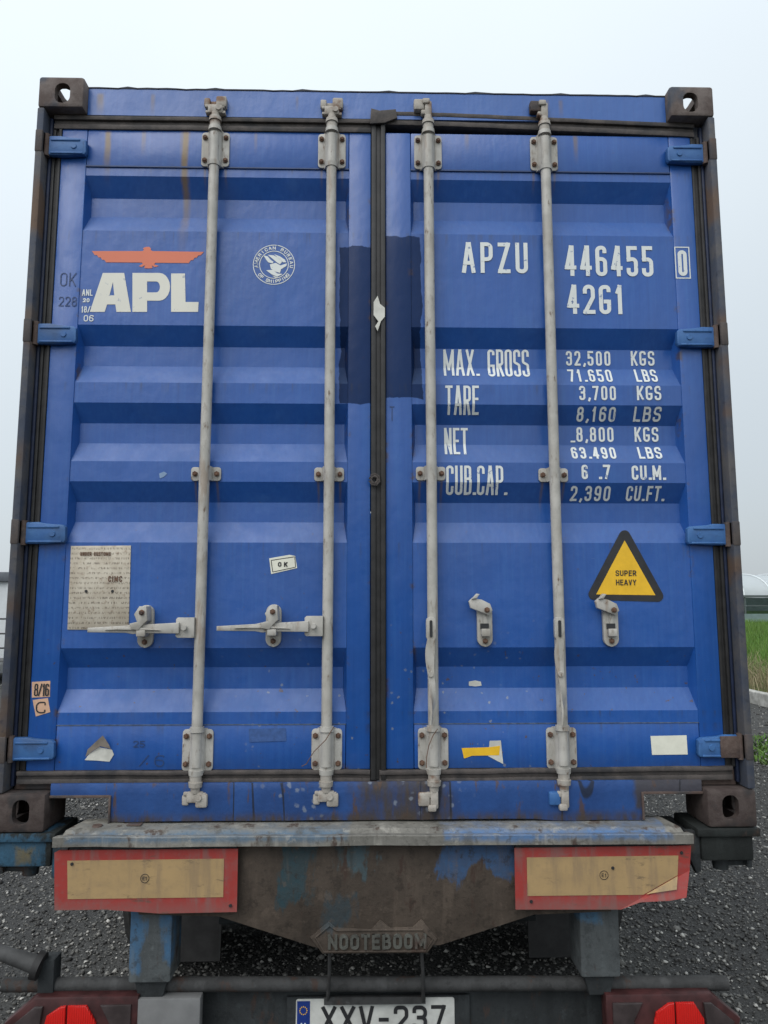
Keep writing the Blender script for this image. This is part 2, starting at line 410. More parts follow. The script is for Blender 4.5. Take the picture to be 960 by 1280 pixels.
M_HEAD = door_paint('blue_header_paint', (.03, .105, .35), low=False,
    stains=((px(127, 112)[0], 3.66, .11, .02, .55), (px(192, 112)[0], 3.66, .11, .012, .4), (px(700, 120)[0], 3.66, .09, .012, .35), (.62, 3.66, .07, .01, .3), (-.3, 3.66, .08, .008, .3)))
def sill_paint():
    m = NT('blue_sill_paint', .5); n1 = m.noise(7, 5, .65, (1, 1, .6)); n2 = m.noise(30, 5, .65, (1, 1, .25)); n3 = m.noise(60, 3)
    x = m.xyz()['X']
    c = m.mix(m.rng(n1, .3, .7), (.014, .05, .175), (.020, .072, .24))
    c = m.mix(m.ma('MULTIPLY', m.boxmask(-.08, .22, 1, 1.3, n1, .25, .06), m.rng(n2, .3, .6, .35, .95)), c, (.052, .044, .042))
    c = m.mix(m.ma('MULTIPLY', m.boxmask(.83, 1.2, 1.15, 1.3, n1, .08, .01), .9), c, (.055, .048, .046))
    c = m.mix(m.rng(n2, .58, .66, 0, .85), c, (.085, .05, .035))
    v = m.ma('ADD', m.vor(38), m.ma('MULTIPLY', m.ma('SUBTRACT', m.noise(90, 3), .5), .55)); g = m.n('ShaderNodeSeparateXYZ'); m.put(m.vor(38, 'Color'), g.inputs[0])
    sp = m.ma('MULTIPLY', m.rng(v, .16, .36, 1, 0), m.rng(g.outputs[0], .62, .65))
    c = m.mix(m.ma('MULTIPLY', m.ma('MULTIPLY', sp, m.boxmask(-.36, .28, 1, 1.3, n1, .3, .08)), .62), c, (.22, .25, .30))
    ck = m.noise(3.3, 3, .5, (1, 1, .08), (2, 2, 2)); c = m.mix(m.rng(m.ma('ABSOLUTE', m.ma('SUBTRACT', ck, .52)), .003, .007, .85, 0), c, (.012, .014, .02))
    zz = m.xyz()['Z']; c = m.mix(m.ma('MULTIPLY', m.rng(zz, 1.16, 1.125), m.rng(n2, .35, .6, .2, .9)), c, (.06, .045, .036))
    m.col(c); m.bump(m.ma('ADD', n2, n3), .3, .004); return m.m
M_SILL = sill_paint()
M_RUST = rusty('rusty_cast_steel', (.085, .062, .055), (.14, .115, .105), (.055, .06, .075), 16)
M_POST = rusty('weathered_post_paint', (.045, .055, .08), (.09, .085, .085), (.10, .065, .045), 9, .4)
M_BARE = rusty('rusty_lug_steel', (.075, .05, .042), (.11, .08, .068), (.05, .045, .045), 22)
M_LUG = rusty('weathered_lug', (.050, .046, .050), (.08, .066, .06), (.085, .055, .042), 14)
M_CASTB = rusty('grimy_rusty_casting', (.042, .029, .026), (.068, .052, .047), (.030, .027, .027), 22)
M_GASK = plain('black_rubber_gasket', (.024, .023, .023), .62, .35, 18, 0, .3)
M_GASKD = rusty('grimy_rubber_gasket', (.050, .044, .042), (.085, .072, .066), (.035, .033, .034), 20, .4, .75)
M_BLADE = rusty('blue_hinge_paint', (.030, .10, .275), (.045, .13, .31), (.035, .085, .20), 14, .15, .5)
M_SHADEB = plain('shaded_channel_blue', (.012, .020, .05), .6, .3)  # darkened blue: the shade inside the post recess is put into the colour
def galv():
    m = NT('painted_galvanised_steel', .48, .0, .45); n1 = m.noise(14, 5, .6); n2 = m.noise(60, 4, .65, (1, 1, .35)); n3 = m.noise(5, 4)
    c = m.mix(m.rng(n1, .3, .7), (.32, .305, .275), (.43, .41, .375)); c = m.mix(m.rng(n2, .54, .70, 0, .75), c, (.21, .18, .15))
    c = m.mix(m.rng(n2, .66, .70, 0, .85), c, (.11, .065, .042)); c = m.mix(m.rng(n3, .5, .7, 0, .6), c, (.27, .24, .20)); c = m.mix(m.rng(m.noise(26, 4, .6, (1, 1, .15)), .58, .7, 0, .55), c, (.22, .15, .10))
    m.col(c); m.bump(m.ma('ADD', n1, n2), .15, .003); return m.m
M_GALV = galv()
M_CAM = rusty('rust_stained_forging', (.30, .27, .235), (.38, .35, .31), (.17, .10, .065), 30, .3, .7)
M_BOLT = rusty('rusty_bolt', (.10, .055, .038), (.15, .085, .055), (.06, .04, .035), 60, .4)
M_WHITE = print_mat('white_lettering', (.66, .68, .66), (.10, .16, .32), .62)
M_CREAM = print_mat('cream_logo_print', (.66, .64, .56), (.30, .33, .38), .64)
M_ORANGE = print_mat('orange_logo_print', (.62, .155, .075), (.25, .12, .16), .70)
M_STBLK = plain('black_print', (.022, .022, .024), .5, .2)
M_YELLOW = plain('yellow_sticker', (.72, .42, .02), .4, .08, 30)
M_PAPER = plain('cream_paper_label', (.66, .65, .55), .7, .06, 30)
M_PAPER2 = plain('torn_paper_label', (.52, .51, .46), .8, .2, 18)
M_PINK = plain('peach_paper_label', (.58, .36, .24), .7, .10, 20)
M_GHOST = plain('faded_pen_mark', (.022, .05, .14), .5, .2)
M_SEAM = plain('dirty_seam', (.075, .10, .15), .7, .5, 40)
M_STAIN = plain('pale_scuff', (.22, .32, .48), .6, .2)

# ================================================================== GROUND
def gravel_ground():
    m = NT('gravel_ground', .9, 0, .25)
    n = m.noise(2.2, 5, .6); n2 = m.noise(55, 5, .7); v = m.vor(58); vc = m.n('ShaderNodeSeparateXYZ'); m.put(m.vor(58, 'Color'), vc.inputs[0])
    c = m.mix(n2, (.026, .026, .025), (.10, .098, .092)); c = m.mix(m.rng(n, .3, .7, 0, .5), c, (.040, .040, .041))
    c = m.mix(m.ma('MULTIPLY', m.rng(vc.outputs[0], .75, .97), m.rng(v, .45, .25)), c, (.17, .168, .162)); m.col(c)
    m.bump(m.ma('SUBTRACT', n2, m.ma('MULTIPLY', v, .8)), .8, .02); return m.m
bm = NB()
xs = [-900, -200, -60] + [x for x in range(-20, 21, 2)] + [60, 200, 900]
ys = [-300, -60] + [y for y in range(-12, 41, 2)] + [90, 300, 1600]
grid = {}
for i, x in enumerate(xs):
    for j, y in enumerate(ys):
        z = (mnoise.noise((x*.21, y*.21, 1))*.035 if abs(x) < 21 and -13 < y < 41 else 0)
        grid[i, j] = bm.verts.new((x, y, z-.01))
for i in range(len(xs)-1):
    for j in range(len(ys)-1): bm.faces.new((grid[i, j], grid[i+1, j], grid[i+1, j+1], grid[i, j+1]))
g = obj('ground', bm, gravel_ground(), org=(0, 0, 0)); tag(g, None, kind='structure')

def stones(name, n, xr, yr, smin, smax, mat, skew=1.0):
    x = rng.uniform(*xr, n); y = yr[0] + (yr[1]-yr[0])*rng.uniform(0, 1, n)**skew
    s = smin + (smax-smin)*rng.uniform(0, 1, n)**3
    base = np.array([(1, 0, 0), (-1, 0, 0), (0, 1, 0), (0, -1, 0), (0, 0, 1), (0, 0, -1)], float)
    tri = np.array([(0, 2, 4), (2, 1, 4), (1, 3, 4), (3, 0, 4), (2, 0, 5), (1, 2, 5), (3, 1, 5), (0, 3, 5)])
    V = base[None]*rng.uniform(.55, 1.35, (n, 6, 1)) + rng.uniform(-.25, .25, (n, 6, 3))
    V[:, :, 2] *= .65; a = rng.uniform(0, 6.28, n); ca, sa = np.cos(a)[:, None], np.sin(a)[:, None]
    X = V[:, :, 0]*ca-V[:, :, 1]*sa; Y = V[:, :, 0]*sa+V[:, :, 1]*ca; V[:, :, 0] = X; V[:, :, 1] = Y
    V *= s[:, None, None]; V[:, :, 0] += x[:, None]; V[:, :, 1] += y[:, None]
    hz = np.array([mnoise.noise((round(p, 1)*.21, round(q, 1)*.21, 1))*.030-.008 for p, q in zip(x, y)])
    V[:, :, 2] += hz[:, None] + s[:, None]*.15
    me = bpy.data.meshes.new(name); me.vertices.add(n*6); me.vertices.foreach_set('co', V.reshape(-1))
    T = (tri[None]+np.arange(n)[:, None, None]*6).reshape(-1)
    me.loops.add(len(T)); me.loops.foreach_set('vertex_index', T.astype(np.int32))
    me.polygons.add(len(T)//3); me.polygons.foreach_set('loop_start', np.arange(0, len(T), 3, dtype=np.int32))
    me.update(calc_edges=True); me.validate(); me.materials.append(mat)
    o = obj(name, me, None, org=(0, 0, 0), smooth=False); return o
ms = NT('gravel_stones', .85, 0, .3)
ri = ms.geo('Random Per Island')
cr = ms.mix(ms.rng(ri, 0, .75), (.030, .029, .028), (.165, .160, .148)); damp = ms.noise(.9, 4, .6); cr = ms.mix(ms.rng(damp, .42, .62, 0, .45), cr, (.030, .029, .027)); cr = ms.mix(ms.rng(ri, .84, 1.0), cr, (.46, .445, .41))
ms.col(cr); ms.bump(ms.noise(160, 3), .3, .002)
tag(stones('gravel', 150000, (-5.0, 5.0), (-.6, 7.5), .004, .0165, ms.m, 1.15), None, kind='stuff')
tag(stones('gravel', 45000, (-4.5, 4.5), (-4.2, -.6), .004, .0165, ms.m), None, kind='stuff')
tag(stones('gravel', 1800, (-5, 5), (-3, 9), .014, .034, ms.m), None, kind='stuff')
tag(stones('gravel', 16000, (-9, 7.4), (6, 18), .008, .035, ms.m), None, kind='stuff')

# grass field beyond the kerb on the right
KX = 7.35
mg = NT('grass_soil', .95, 0, .2); ng = mg.noise(1.4, 5, .6); ng2 = mg.noise(18, 4)
mg.col(mg.mix(ng2, mg.mix(mg.rng(ng, .35, .7), (.045, .075, .018), (.085, .12, .028)), (.07, .075, .03))); mg.bump(ng2, .8, .05)
bm = NB(); fx = [KX+.05, KX+.6, 9, 11, 14, 20, 30, 60, 150, 600]; fy = [-40, -10] + list(range(-4, 61, 4)) + [90, 200, 900]
def fz(x, y): return .10 + .10*min(1, max(0, (x-KX)/2)) + .42*min(1, max(0, (y-12)/36))*min(1, (x-KX)/6) + (mnoise.noise((x*.4, y*.4, 5))*.05 if x < 61 and y < 61 else 0)
gv = [[bm.verts.new((x, y, fz(x, y))) for y in fy] for x in fx]
for i in range(len(fx)-1):
    for j in range(len(fy)-1): bm.faces.new((gv[i][j], gv[i+1][j], gv[i+1][j+1], gv[i][j+1]))
tag(obj('grass_field', bm, mg.m, org=(0, 0, 0)), None, kind='structure')
def blades(name, n, xr, yr, hmin, hmax, wd, lean, mat, zf, yskew=1.0):
    x = xr[0]+(xr[1]-xr[0])*rng.uniform(0, 1, n)**1.3; y = yr[0]+(yr[1]-yr[0])*rng.uniform(0, 1, n)**yskew
    z = np.array([zf(float(a), float(b)) for a, b in zip(x, y)])
    h = rng.uniform(hmin, hmax, n); a = rng.uniform(0, 6.28, n); l = rng.uniform(0, lean, n)*h; b = rng.uniform(0, 6.28, n)
    V = np.zeros((n, 5, 3)); wx, wy = np.cos(a)*wd, np.sin(a)*wd; lx, ly = np.cos(b)*l, np.sin(b)*l
    for k, (t, ww) in enumerate(((0, 1), (0, -1), (.55, -.8), (.55, .8), (1, 0))):
        V[:, k, 0] = x+wx*ww+lx*t*t; V[:, k, 1] = y+wy*ww+ly*t*t; V[:, k, 2] = z+h*t*(1-.15*t*lean)-.01
    me = bpy.data.meshes.new(name); me.vertices.add(n*5); me.vertices.foreach_set('co', V.reshape(-1))
    q = np.array([(0, 1, 2), (0, 2, 3), (3, 2, 4)]); T = (q[None]+np.arange(n)[:, None, None]*5).reshape(-1)
    me.loops.add(len(T)); me.loops.foreach_set('vertex_index', T.astype(np.int32))
    me.polygons.add(len(T)//3); me.polygons.foreach_set('loop_start', np.arange(0, len(T), 3, dtype=np.int32))
    me.update(calc_edges=True); me.materials.append(mat); return obj(name, me, None, org=(0, 0, 0), smooth=False)
def blade_mat(name, a, b, c3):
    m = NT(name, .6, 0, .3); r = m.geo('Random Per Island')
    c = m.mix(r, a, b); m.col(m.mix(m.rng(m.noise(.9, 3), .5, .7), c, c3)); m.b.inputs['Subsurface Weight'].default_value = 0; return m.m
MG1 = blade_mat('green_grass_blades', (.055, .13, .018), (.12, .21, .035), (.10, .155, .04))
MG2 = blade_mat('dry_grass_blades', (.17, .14, .075), (.30, .25, .15), (.12, .13, .06))
tag(blades('grass', 42000, (KX+1.0, 26), (2, 50), .22, .55, .011, .6, MG1, fz, .8), None, kind='stuff')
tag(blades('dry_grass', 9000, (KX+.2, KX+2.0), (-2, 30), .25, .75, .006, .9, MG2, fz), None, kind='stuff')
tag(blades('weeds', 2600, (4.5, 7.2), (6.0, 8.0), .04, .13, .012, 1.2, MG1, lambda x, y: -.01), None, kind='stuff')
# concrete kerb: separate stones in a row
mk = plain('old_concrete', (.38, .37, .34), .9, .35, 9, 0, .5)
kerb_me = None
for i in range(26):
    y = -3.2 + i*1.02
    if kerb_me is None:
        b = NB(); box(b, -.09, .09, -.50, .50, -.05, .21, .02); kerb_me = mesh_of(b, 'kerb_stone'); kerb_me.materials.append(mk)
    k = obj('kerb_stone', None, None, shared=kerb_me, loc=(KX+random.uniform(-.015, .015), y, random.uniform(-.02, .005)))
    k.rotation_euler = (0, random.uniform(-.03, .03), random.uniform(-.012, .012))
    tag(k, 'grey concrete kerb stone between the gravel yard and the grass', 'kerb stone', 'kerb stones along the grass field')

# ================================================================== SHIPPING CONTAINER
ZT = ZB+2.591; HW = 1.219; LEN = 12.192; YD = .05
box_root = thing('shipping_container', (0, LEN/2, ZB), 'blue steel shipping container with closed double doors on the trailer', 'container')

def casting(sx, top, y0):
    """corner fitting with end, side and top or bottom openings"""
    x0, x1 = -HW, -HW+.162; z1 = ZT if top else ZB+.118; z0 = z1-.118
    b = NB(); box(b, x0, x1, y0, y0+.178, z0, z1, .011, 2)
    cuts = []
    c = NB(); box(c, x0+.028, x1-.014, y0+.028, y0+.178-.014, z0+(.014 if top else .028), z1-(.028 if top else .014)); cuts.append(c)
    zc = (z0+z1)/2 + (-.006 if top else .004)
    fr = y0-.02 if y0 < 1 else y0+.16
    c = NB(); prism(c, rrect(x0+.060, x0+.060+.054, zc-.038, zc+.038, .025), fr, fr+.06); cuts.append(c)
    c = NB(); pts = rrect(y0+.06, y0+.06+.056, zc-.038, zc+.038, .025)
    a = [c.verts.new((x0-.02, p[0], p[1])) for p in pts]; d = [c.verts.new((x0+.04, p[0], p[1])) for p in pts]
    fs = [c.faces.new(a), c.faces.new(d[::-1])]+[c.faces.new((a[i], d[i], d[(i+1) % len(pts)], a[(i+1) % len(pts)])) for i in range(len(pts))]
    bmesh.ops.recalc_face_normals(c, faces=fs); cuts.append(c)
    c = NB(); pts = rrect(x0+.046, x0+.046+.063, y0+.03, y0+.03+.118, .03)
    zz0, zz1 = (z1-.04, z1+.02) if top else (z0-.02, z0+.04)
    a = [c.verts.new((p[0], p[1], zz0)) for p in pts]; d = [c.verts.new((p[0], p[1], zz1)) for p in pts]
    fs = [c.faces.new(a), c.faces.new(d[::-1])]+[c.faces.new((a[i], d[i], d[(i+1) % len(pts)], a[(i+1) % len(pts)])) for i in range(len(pts))]
    bmesh.ops.recalc_face_normals(c, faces=fs); cuts.append(c)
    me = evaled(b, cuts)
    if sx > 0:
        me.transform(Matrix.Diagonal((-1, 1, 1, 1))); me.flip_normals()
    return obj('corner_casting', me, M_RUST if top else M_CASTB, box_root)
for top in (True, False):
    for sx in (-1, 1):
        casting(sx, top, 0.0); casting(sx, top, LEN-.178)

# roof, sides, front wall, floor
M_SIDE = door_paint('blue_side_paint', low=False)
def corr_wall(name, x, y0, y1, z0, z1, sx):
    b = NB(); y = y0; P = []
    while y < y1-.01:
        for dy, d in ((0, 0), (.07, 0), (.138, .036), (.208, .036)):
            if y+dy < y1: P.append((y+dy, d))
        y += .276
    P.append((y1, 0))
    a = [b.verts.new((x-sx*d, yy, z0)) for yy, d in P]; c = [b.verts.new((x-sx*d, yy, z1)) for yy, d in P]
    for i in range(len(P)-1):
        f = b.faces.new((a[i], a[i+1], c[i+1], c[i]))
    bmesh.ops.recalc_face_normals(b, faces=b.faces[:]); return obj(name, b, M_SIDE, box_root, smooth=False)
for sx in (-1, 1):
    corr_wall('side_wall', sx*(HW-.03), .10, LEN-.10, ZB+.16, ZT-.06, sx)
    b = NB(); box(b, sx*HW-sx*.05-.03+.03*sx, sx*HW-sx*.05+.03+.012*sx, .178, LEN-.178, ZT-.075, ZT-.016, .006); obj('top_side_rail', b, M_SIDE, box_root)
    b = NB(); box(b, sx*(HW-.035)-.03, sx*(HW-.035)+.03, .178, LEN-.178, ZB+.02, ZB+.17, .006); obj('bottom_side_rail', b, M_SIDE, box_root)
b = NB(); P = []; y = .12
while y < LEN-.15:
    P += [(y, 0), (y+.09, 0), (y+.12, -.02), (y+.18, -.02)]; y += .21
for i in range(len(P)-1):
    q = [b.verts.new((sx*(HW-.07), P[k][0], ZT-.018+P[k][1])) for k in (i, i+1) for sx in (-1, 1)]
    b.faces.new((q[0], q[1], q[3], q[2]))
bmesh.ops.remove_doubles(b, verts=b.verts[:], dist=1e-4); obj('roof_panel', b, M_SIDE, box_root, smooth=False)
b = NB(); box(b, -HW+.05, HW-.05, LEN-.06, LEN-.03, ZB+.1, ZT-.06); obj('front_wall', b, M_SIDE, box_root)
b = NB(); box(b, -HW+.08, HW-.08, .10, LEN-.07, ZB+.165, ZB+.195); obj('floor', b, plain('plywood_floor', (.12, .08, .05)), box_root)
cm = NB(); box(cm, -HW+.07, HW-.07, -.022, .022, .035, .165, .004); cm_me = mesh_of(cm, 'cross_member'); cm_me.materials.append(M_POST)
for i in range(30): obj('cross_member', None, None, box_root, shared=cm_me, loc=(0, .55+i*.38, ZB))

# corner posts with an outer flange and an inner channel
for sx in (-1, 1):
    b = NB()
    for (za, zb_) in ((ZB+.119, ZT-.119),):
        box(b, min(sx*HW, sx*(HW-.026)), max(sx*HW, sx*(HW-.026)), .002, .13, za, zb_, .006)
        box(b, min(sx*(HW-.034), sx*(HW-.09)), max(sx*(HW-.034), sx*(HW-.09)), .075, .125, za, zb_, .004)
    obj('corner_post', b, M_POST, box_root)
    b = NB(); box(b, min(sx*1.192, sx*1.179), max(sx*1.192, sx*1.179), .045, .0745, ZB+.13, ZT-.13, .006); obj('post_channel', b, M_SHADEB, box_root)

# header and sill
b = NB(); n = 60; prof = []
x0, x1 = -HW+.163, HW-.163
top_pts = [(x0+(x1-x0)*i/n, 3.674+mnoise.noise((i*.55, 3, 0))*.0045+(.004 if i % 9 == 4 else 0)) for i in range(n+1)]
prism(b, [(x1, 3.572), (x0, 3.572)]+top_pts, .042, .10); obj('door_header', b, M_HEAD, box_root)
b = NB(); prism(b, [(x1, 3.676+.0), (x0, 3.676)]+[(p[0], p[1]+.006) for p in top_pts], .040, .095)
obj('roof_edge', b, plain('dark_roof_edge', (.035, .037, .045), .8, .3), box_root)
for sx in (-1, 1):      # gusset from header to post behind the casting
    b = NB(); box(b, min(sx*(HW-.16), sx*(HW-.034)), max(sx*(HW-.16), sx*(HW-.034)), .06, .12, ZT-.19, ZT-.12, .003); obj('header_gusset', b, M_POST, box_root)
    b = NB(); box(b, min(sx*(HW-.16), sx*(HW-.034)), max(sx*(HW-.16), sx*(HW-.034)), .062, .12, ZB+.119, ZB+.17, .003); obj('sill_gusset', b, M_BARE, box_root)
b = NB()
lo = [(-.862+(.856+.862)*i/24, ZB+.024+mnoise.noise((i*.7, 9, 2))*.004-(.006 if i > 19 else 0)) for i in range(25)]
prism(b, [(1.055, ZB+.101), (1.055, ZB+.142), (-1.055, ZB+.142), (-1.055, ZB+.101), (-.862, ZB+.101)]+lo+[(.856, ZB+.101)], .030, .095, .002)
obj('door_sill', b, M_SILL, box_root)
for sx in (-1, 1):      # folded frame around the forklift-style notch at each end of the sill
    b = NB(); xi = -.866 if sx < 0 else .860
    box(b, min(xi, xi-sx*.006), max(xi, xi-sx*.006), .022, .20, ZB+.02, ZB+.106, .001)
    box(b, min(xi, sx*1.055), max(xi, sx*1.055), .024, .20, ZB+.0995, ZB+.107, .001)
    obj('notch_edge', b, M_BARE, box_root)

# doors
CORR = [(2.245, 2.178, 2.107, 2.036), (1.687, 1.621, 1.549, 1.479), (1.407, 1.342, 1.271, 1.201), (1.131, 1.064, .995, .922), (.57, .504, .433, .362)]
PT, PB = 2.280, .322
YR, YC = YD+.004, YD+.041
PROF = [(PT, YR)]
for a, b_, c, d in CORR: PROF += [(a, YR), (b_, YC), (c, YC), (d, YR)]
PROF += [(PB, YR)]
def ysurf(z, x=None):
    z -= ZB
    if x is not None and not (-1.055 < x < -.110 or .114 < x < 1.065): return YD
    if z >= PT or z <= PB: return YD
    for (za, ya), (zb_, yb) in zip(PROF, PROF[1:]):
        if zb_ <= z <= za: return ya+(yb-ya)*(za-z)/(za-zb_) if za > zb_ else ya
    return YD
def S(px_, py_, lift=0.0, it=6):
    Y = YR
    for _ in range(it):
        p = W(px_, py_, Y); Y = ysurf(p.z, p.x)-lift
    return W(px_, py_, Y)

def make_door(xa, xb, pa, pb, mat, label, taper):
    b = NB()
    zb_, zt_ = ZB+.178, 3.524
    box(b, xa, pa, YD, YD+.048, zb_, zt_, .004); box(b, pb, xb, YD, YD+.048, zb_, zt_, .004)
    box(b, pa+.001, pb-.001, YD+.0005, YD+.048, ZB+PT, zt_-.001, .003); box(b, pa+.001, pb-.001, YD+.0005, YD+.048, zb_+.001, ZB+PB, .003)
    d = obj('door', b, mat, box_root, org=((xa+xb)/2, YD, zb_)); d['label'] = label
    # corrugated panel, with end walls closing each trough against the stiles
    b = NB(); a = []; c = []
    cols = 24
    rows = []
    for (z, y) in PROF:
        k = (y-YR)/(YC-YR)
        rows.append([b.verts.new((pa+.0+ (pb-pa)*i/cols + (.012*k if i == 0 else -.012*k if i == cols else 0), y, ZB+z)) for i in range(cols+1)])
    for r0, r1 in zip(rows, rows[1:]):
        for i in range(cols): b.faces.new((r0[i], r1[i], r1[i+1], r0[i+1]))
    for k in range(5):
        q = 1+4*k
        for i in (0, cols):
            p = [rows[q+j][i] for j in range(4)]
            b.faces.new(p if i == 0 else p[::-1])
    bmesh.ops.recalc_face_normals(b, faces=b.faces[:])
    face_cam(b)
    pn = obj('corrugated_panel', b, mat, d, smooth=False)
    # weld seams at top and bottom of the panel
    b = NB(); box(b, pa, pb, YD-.0012, YD+.004, ZB+PT-.003, ZB+PT+.002); obj('weld_seam', b, M_GHOST, d)
    b = NB(); box(b, pa, pb, YD-.0012, YD+.004, ZB+PB-.0012, ZB+PB+.0012); obj('weld_seam', b, M_SEAM, d)
    return d
PLA, PLB = -1.055, -.110; PRA, PRB = .114, 1.065
doorL = make_door(-1.146, -.030, PLA, PLB, M_DOORL, 'blue corrugated door with white logo and two latched handles', 0)
doorR = make_door(.022, 1.146, PRA, PRB, M_DOORR, 'blue corrugated door with white weight table and yellow warning triangle', 0)

# rubber gaskets
def strip_x(name, pts, th, y0, y1, mat, parent):
    """horizontal ribbed rubber strip following points (x, z)"""
    b = NB()
    for (za, zb2, yy) in ((-.5, -.12, y0+.004), (-.14, .20, y0+.010), (.18, .5, y0)):
        lo_ = [(x, z+za*th) for x, z in pts]; hi_ = [(x, z+zb2*th) for x, z in pts]
        prism(b, lo_+hi_[::-1], yy, y1, .0025)
    return obj(name, b, mat, parent)
def jig(x0, x1, z0, z1, n=14, a=.0018, s=0): return [(x0+(x1-x0)*i/n, z0+(z1-z0)*i/n+mnoise.noise((i*.9, s, 1))*a) for i in range(n+1)]
strip_x('gasket', jig(-1.175, -.03, 3.544, 3.545), .050, YD-.010, YD+.04, M_GASKD, doorL)
strip_x('gasket', jig(.02, .25, 3.578, 3.574)+jig(.27, 1.16, 3.574, 3.545, 14, .0018, 4), .050, YD-.010, YD+.04, M_GASKD, doorR)
strip_x('gasket', jig(-1.17, -.03, 1.259, 1.258, 14, .003, 2), .040, YD-.014, YD+.04, M_GASKD, doorL)
strip_x('gasket', jig(.0, 1.165, 1.254, 1.262, 14, .003, 6), .044, YD-.014, YD+.04, M_GASKD, doorR)
def strip_z(x0, x1, z0, z1, y0, y1, parent, mat=None):
    b = NB(); w3 = (x1-x0)
    for (fa, fb, yy) in ((0, .34, y0+.003), (.32, .7, y0+.009), (.68, 1, y0)): box(b, x0+w3*fa, x0+w3*fb, yy, y1, z0, z1, .0025)
    return obj('gasket', b, mat or M_GASK, parent)
strip_z(-.0285, .0215, 1.245, 3.585, YD-.012, YD+.04, doorR)
strip_z(-1.178, -1.146, 1.28, 3.52, YD-.004, YD+.04, doorL); strip_z(1.146, 1.178, 1.28, 3.52, YD-.004, YD+.04, doorR)
# flap of rubber folded over the meeting of the doors
b = NB(); prism(b, [(-.034, 3.545), (-.030, 3.606), (.0, 3.598), (.06, 3.604), (.065, 3.570), (.02, 3.55)], YD-.020, YD-.011, .002); obj('gasket_flap', b, M_GASKD, doorR)

# locking bars
def at(x, y, z): return Vector((x, y, z))
def bracket_mesh(w_, h_, r):
    b = NB(); prism(b, rrect(-w_/2, w_/2, -h_/2, h_/2, .012, 3), -.007, 0, .0015)
    pts = [(-r-.006, 0)]+[(r*1.0*math.cos(R(180-k*22.5)), -.010-r*math.sin(R(180-k*22.5))) for k in range(9)]+[(r+.006, 0)]
    a = [b.verts.new((p[0], p[1], -h_/2-.003)) for p in pts]; c = [b.verts.new((p[0], p[1], h_/2+.003)) for p in pts]
    fs = [b.faces.new((a[i], a[i+1], c[i+1], c[i])) for i in range(len(pts)-1)] + [b.faces.new(a), b.faces.new(c[::-1])]
    bmesh.ops.recalc_face_normals(b, faces=fs)
    for s in (-1, 1): cyl(b, (0, -.022, s*(h_/2-.006)), (0, -.022, s*(h_/2+.010)), r*.98, r*.92, 20)
    me = mesh_of(b, 'bearing_bracket'); me.shade_smooth(); me.set_sharp_from_angle(angle=R(35)); me.materials.append(M_GALV); return me
def clamp_mesh(w_, h_, r):
    b = NB()
    prism(b, rrect(-w_/2, -r+.002, -h_/2, h_/2, .010, 3), -.007, 0, .0015); prism(b, rrect(r-.002, w_/2, -h_/2, h_/2, .010, 3), -.007, 0, .0015)
    pts = [(-r-.004, 0)]+[(r*math.cos(R(180-k*22.5)), -.016-r*math.sin(R(180-k*22.5))) for k in range(9)]+[(r+.004, 0)]
    a = [b.verts.new((p[0], p[1], -h_/2)) for p in pts]; c = [b.verts.new((p[0], p[1], h_/2)) for p in pts]
    fs = [b.faces.new((a[i], a[i+1], c[i+1], c[i])) for i in range(len(pts)-1)] + [b.faces.new(a), b.faces.new(c[::-1])]
    bmesh.ops.recalc_face_normals(b, faces=fs)
    me = mesh_of(b, 'bar_clamp'); me.shade_smooth(); me.set_sharp_from_angle(angle=R(35)); me.materials.append(M_GALV); return me
BR = bracket_mesh(.100, .132, .0245); CL = clamp_mesh(.102, .048, .0215)
bo = NB(); cyl(bo, (0, 0, 0), (0, -.006, 0), .0095, .0095, 6); cyl(bo, (0, -.005, 0), (0, -.011, 0), .0062, .005, 10)
BOLT = mesh_of(bo, 'bolt'); BOLT.materials.append(M_BOLT)
bo = NB(); cyl(bo, (0, 0, 0), (0, -.0025, 0), .0052, .0045, 10); RIV = mesh_of(bo, 'pin'); RIV.materials.append(M_STBLK)
BARS = [-.592, -.172, .177, .601]; YB = .026
ZBT, ZBM, ZBB = 3.445, 2.256, 1.343
def cam_head(kind, up):
    b = NB(); s = 1 if up else -1
    cyl(b, (0, 0, 0), (0, 0, s*.035), .0195, .0185, 18); cyl(b, (0, 0, s*.030), (0, 0, s*.046), .023, .021, 18)
    cyl(b, (0, 0, s*.044), (0, 0, s*.064), .016, .014, 14)
    if kind == 0:      # broad cam with prongs engaged in its keeper
        z0, z1 = sorted((s*.060, s*.094))
        box(b, -.027, .027, -.010, .022, z0, z1, .006)
        box(b, -.036, -.018, -.004, .02, z0+.003, z0+.013, .003); box(b, .018, .036, -.004, .02, z0+.001, z0+.012, .003)
        box(b, -.037, -.020, -.008, .016, z1-.012, z1-.001, .003); box(b, .018, .034, -.008, .016, z1-.014, z1-.004, .003)
        cyl(b, (.013, -.016, s*.077), (.013, -.004, s*.077), .010, .010, 12)
    else:              # narrow hooked cam
        z0, z1 = sorted((s*.060, s*.118))
        box(b, -.013, .013, -.012, .018, z0, z1, .006); zz = s*.104
        box(b, -.021, .006, -.018, .004, min(zz, zz+s*.02), max(zz, zz+s*.02), .005)
        box(b, -.026, -.008, -.010, .014, min(s*.066, s*.084), max(s*.066, s*.084), .005)
    return b
def keeper(bx, up, kind):
    s = 1 if up else -1; zc = (3.615 if up else 1.188)
    b = NB(); off = .024 if kind == 0 else -.030
    box(b, bx+off-.022, bx+off+.016, .016, .044, zc-.020, zc+.022, .006)
    if kind == 0: box(b, bx-.042, bx-.020, .022, .043, zc-.014, zc+.018, .005); box(b, bx-.030, bx+off, .034, .0435, zc-.012, zc+.012, .003)
    return b
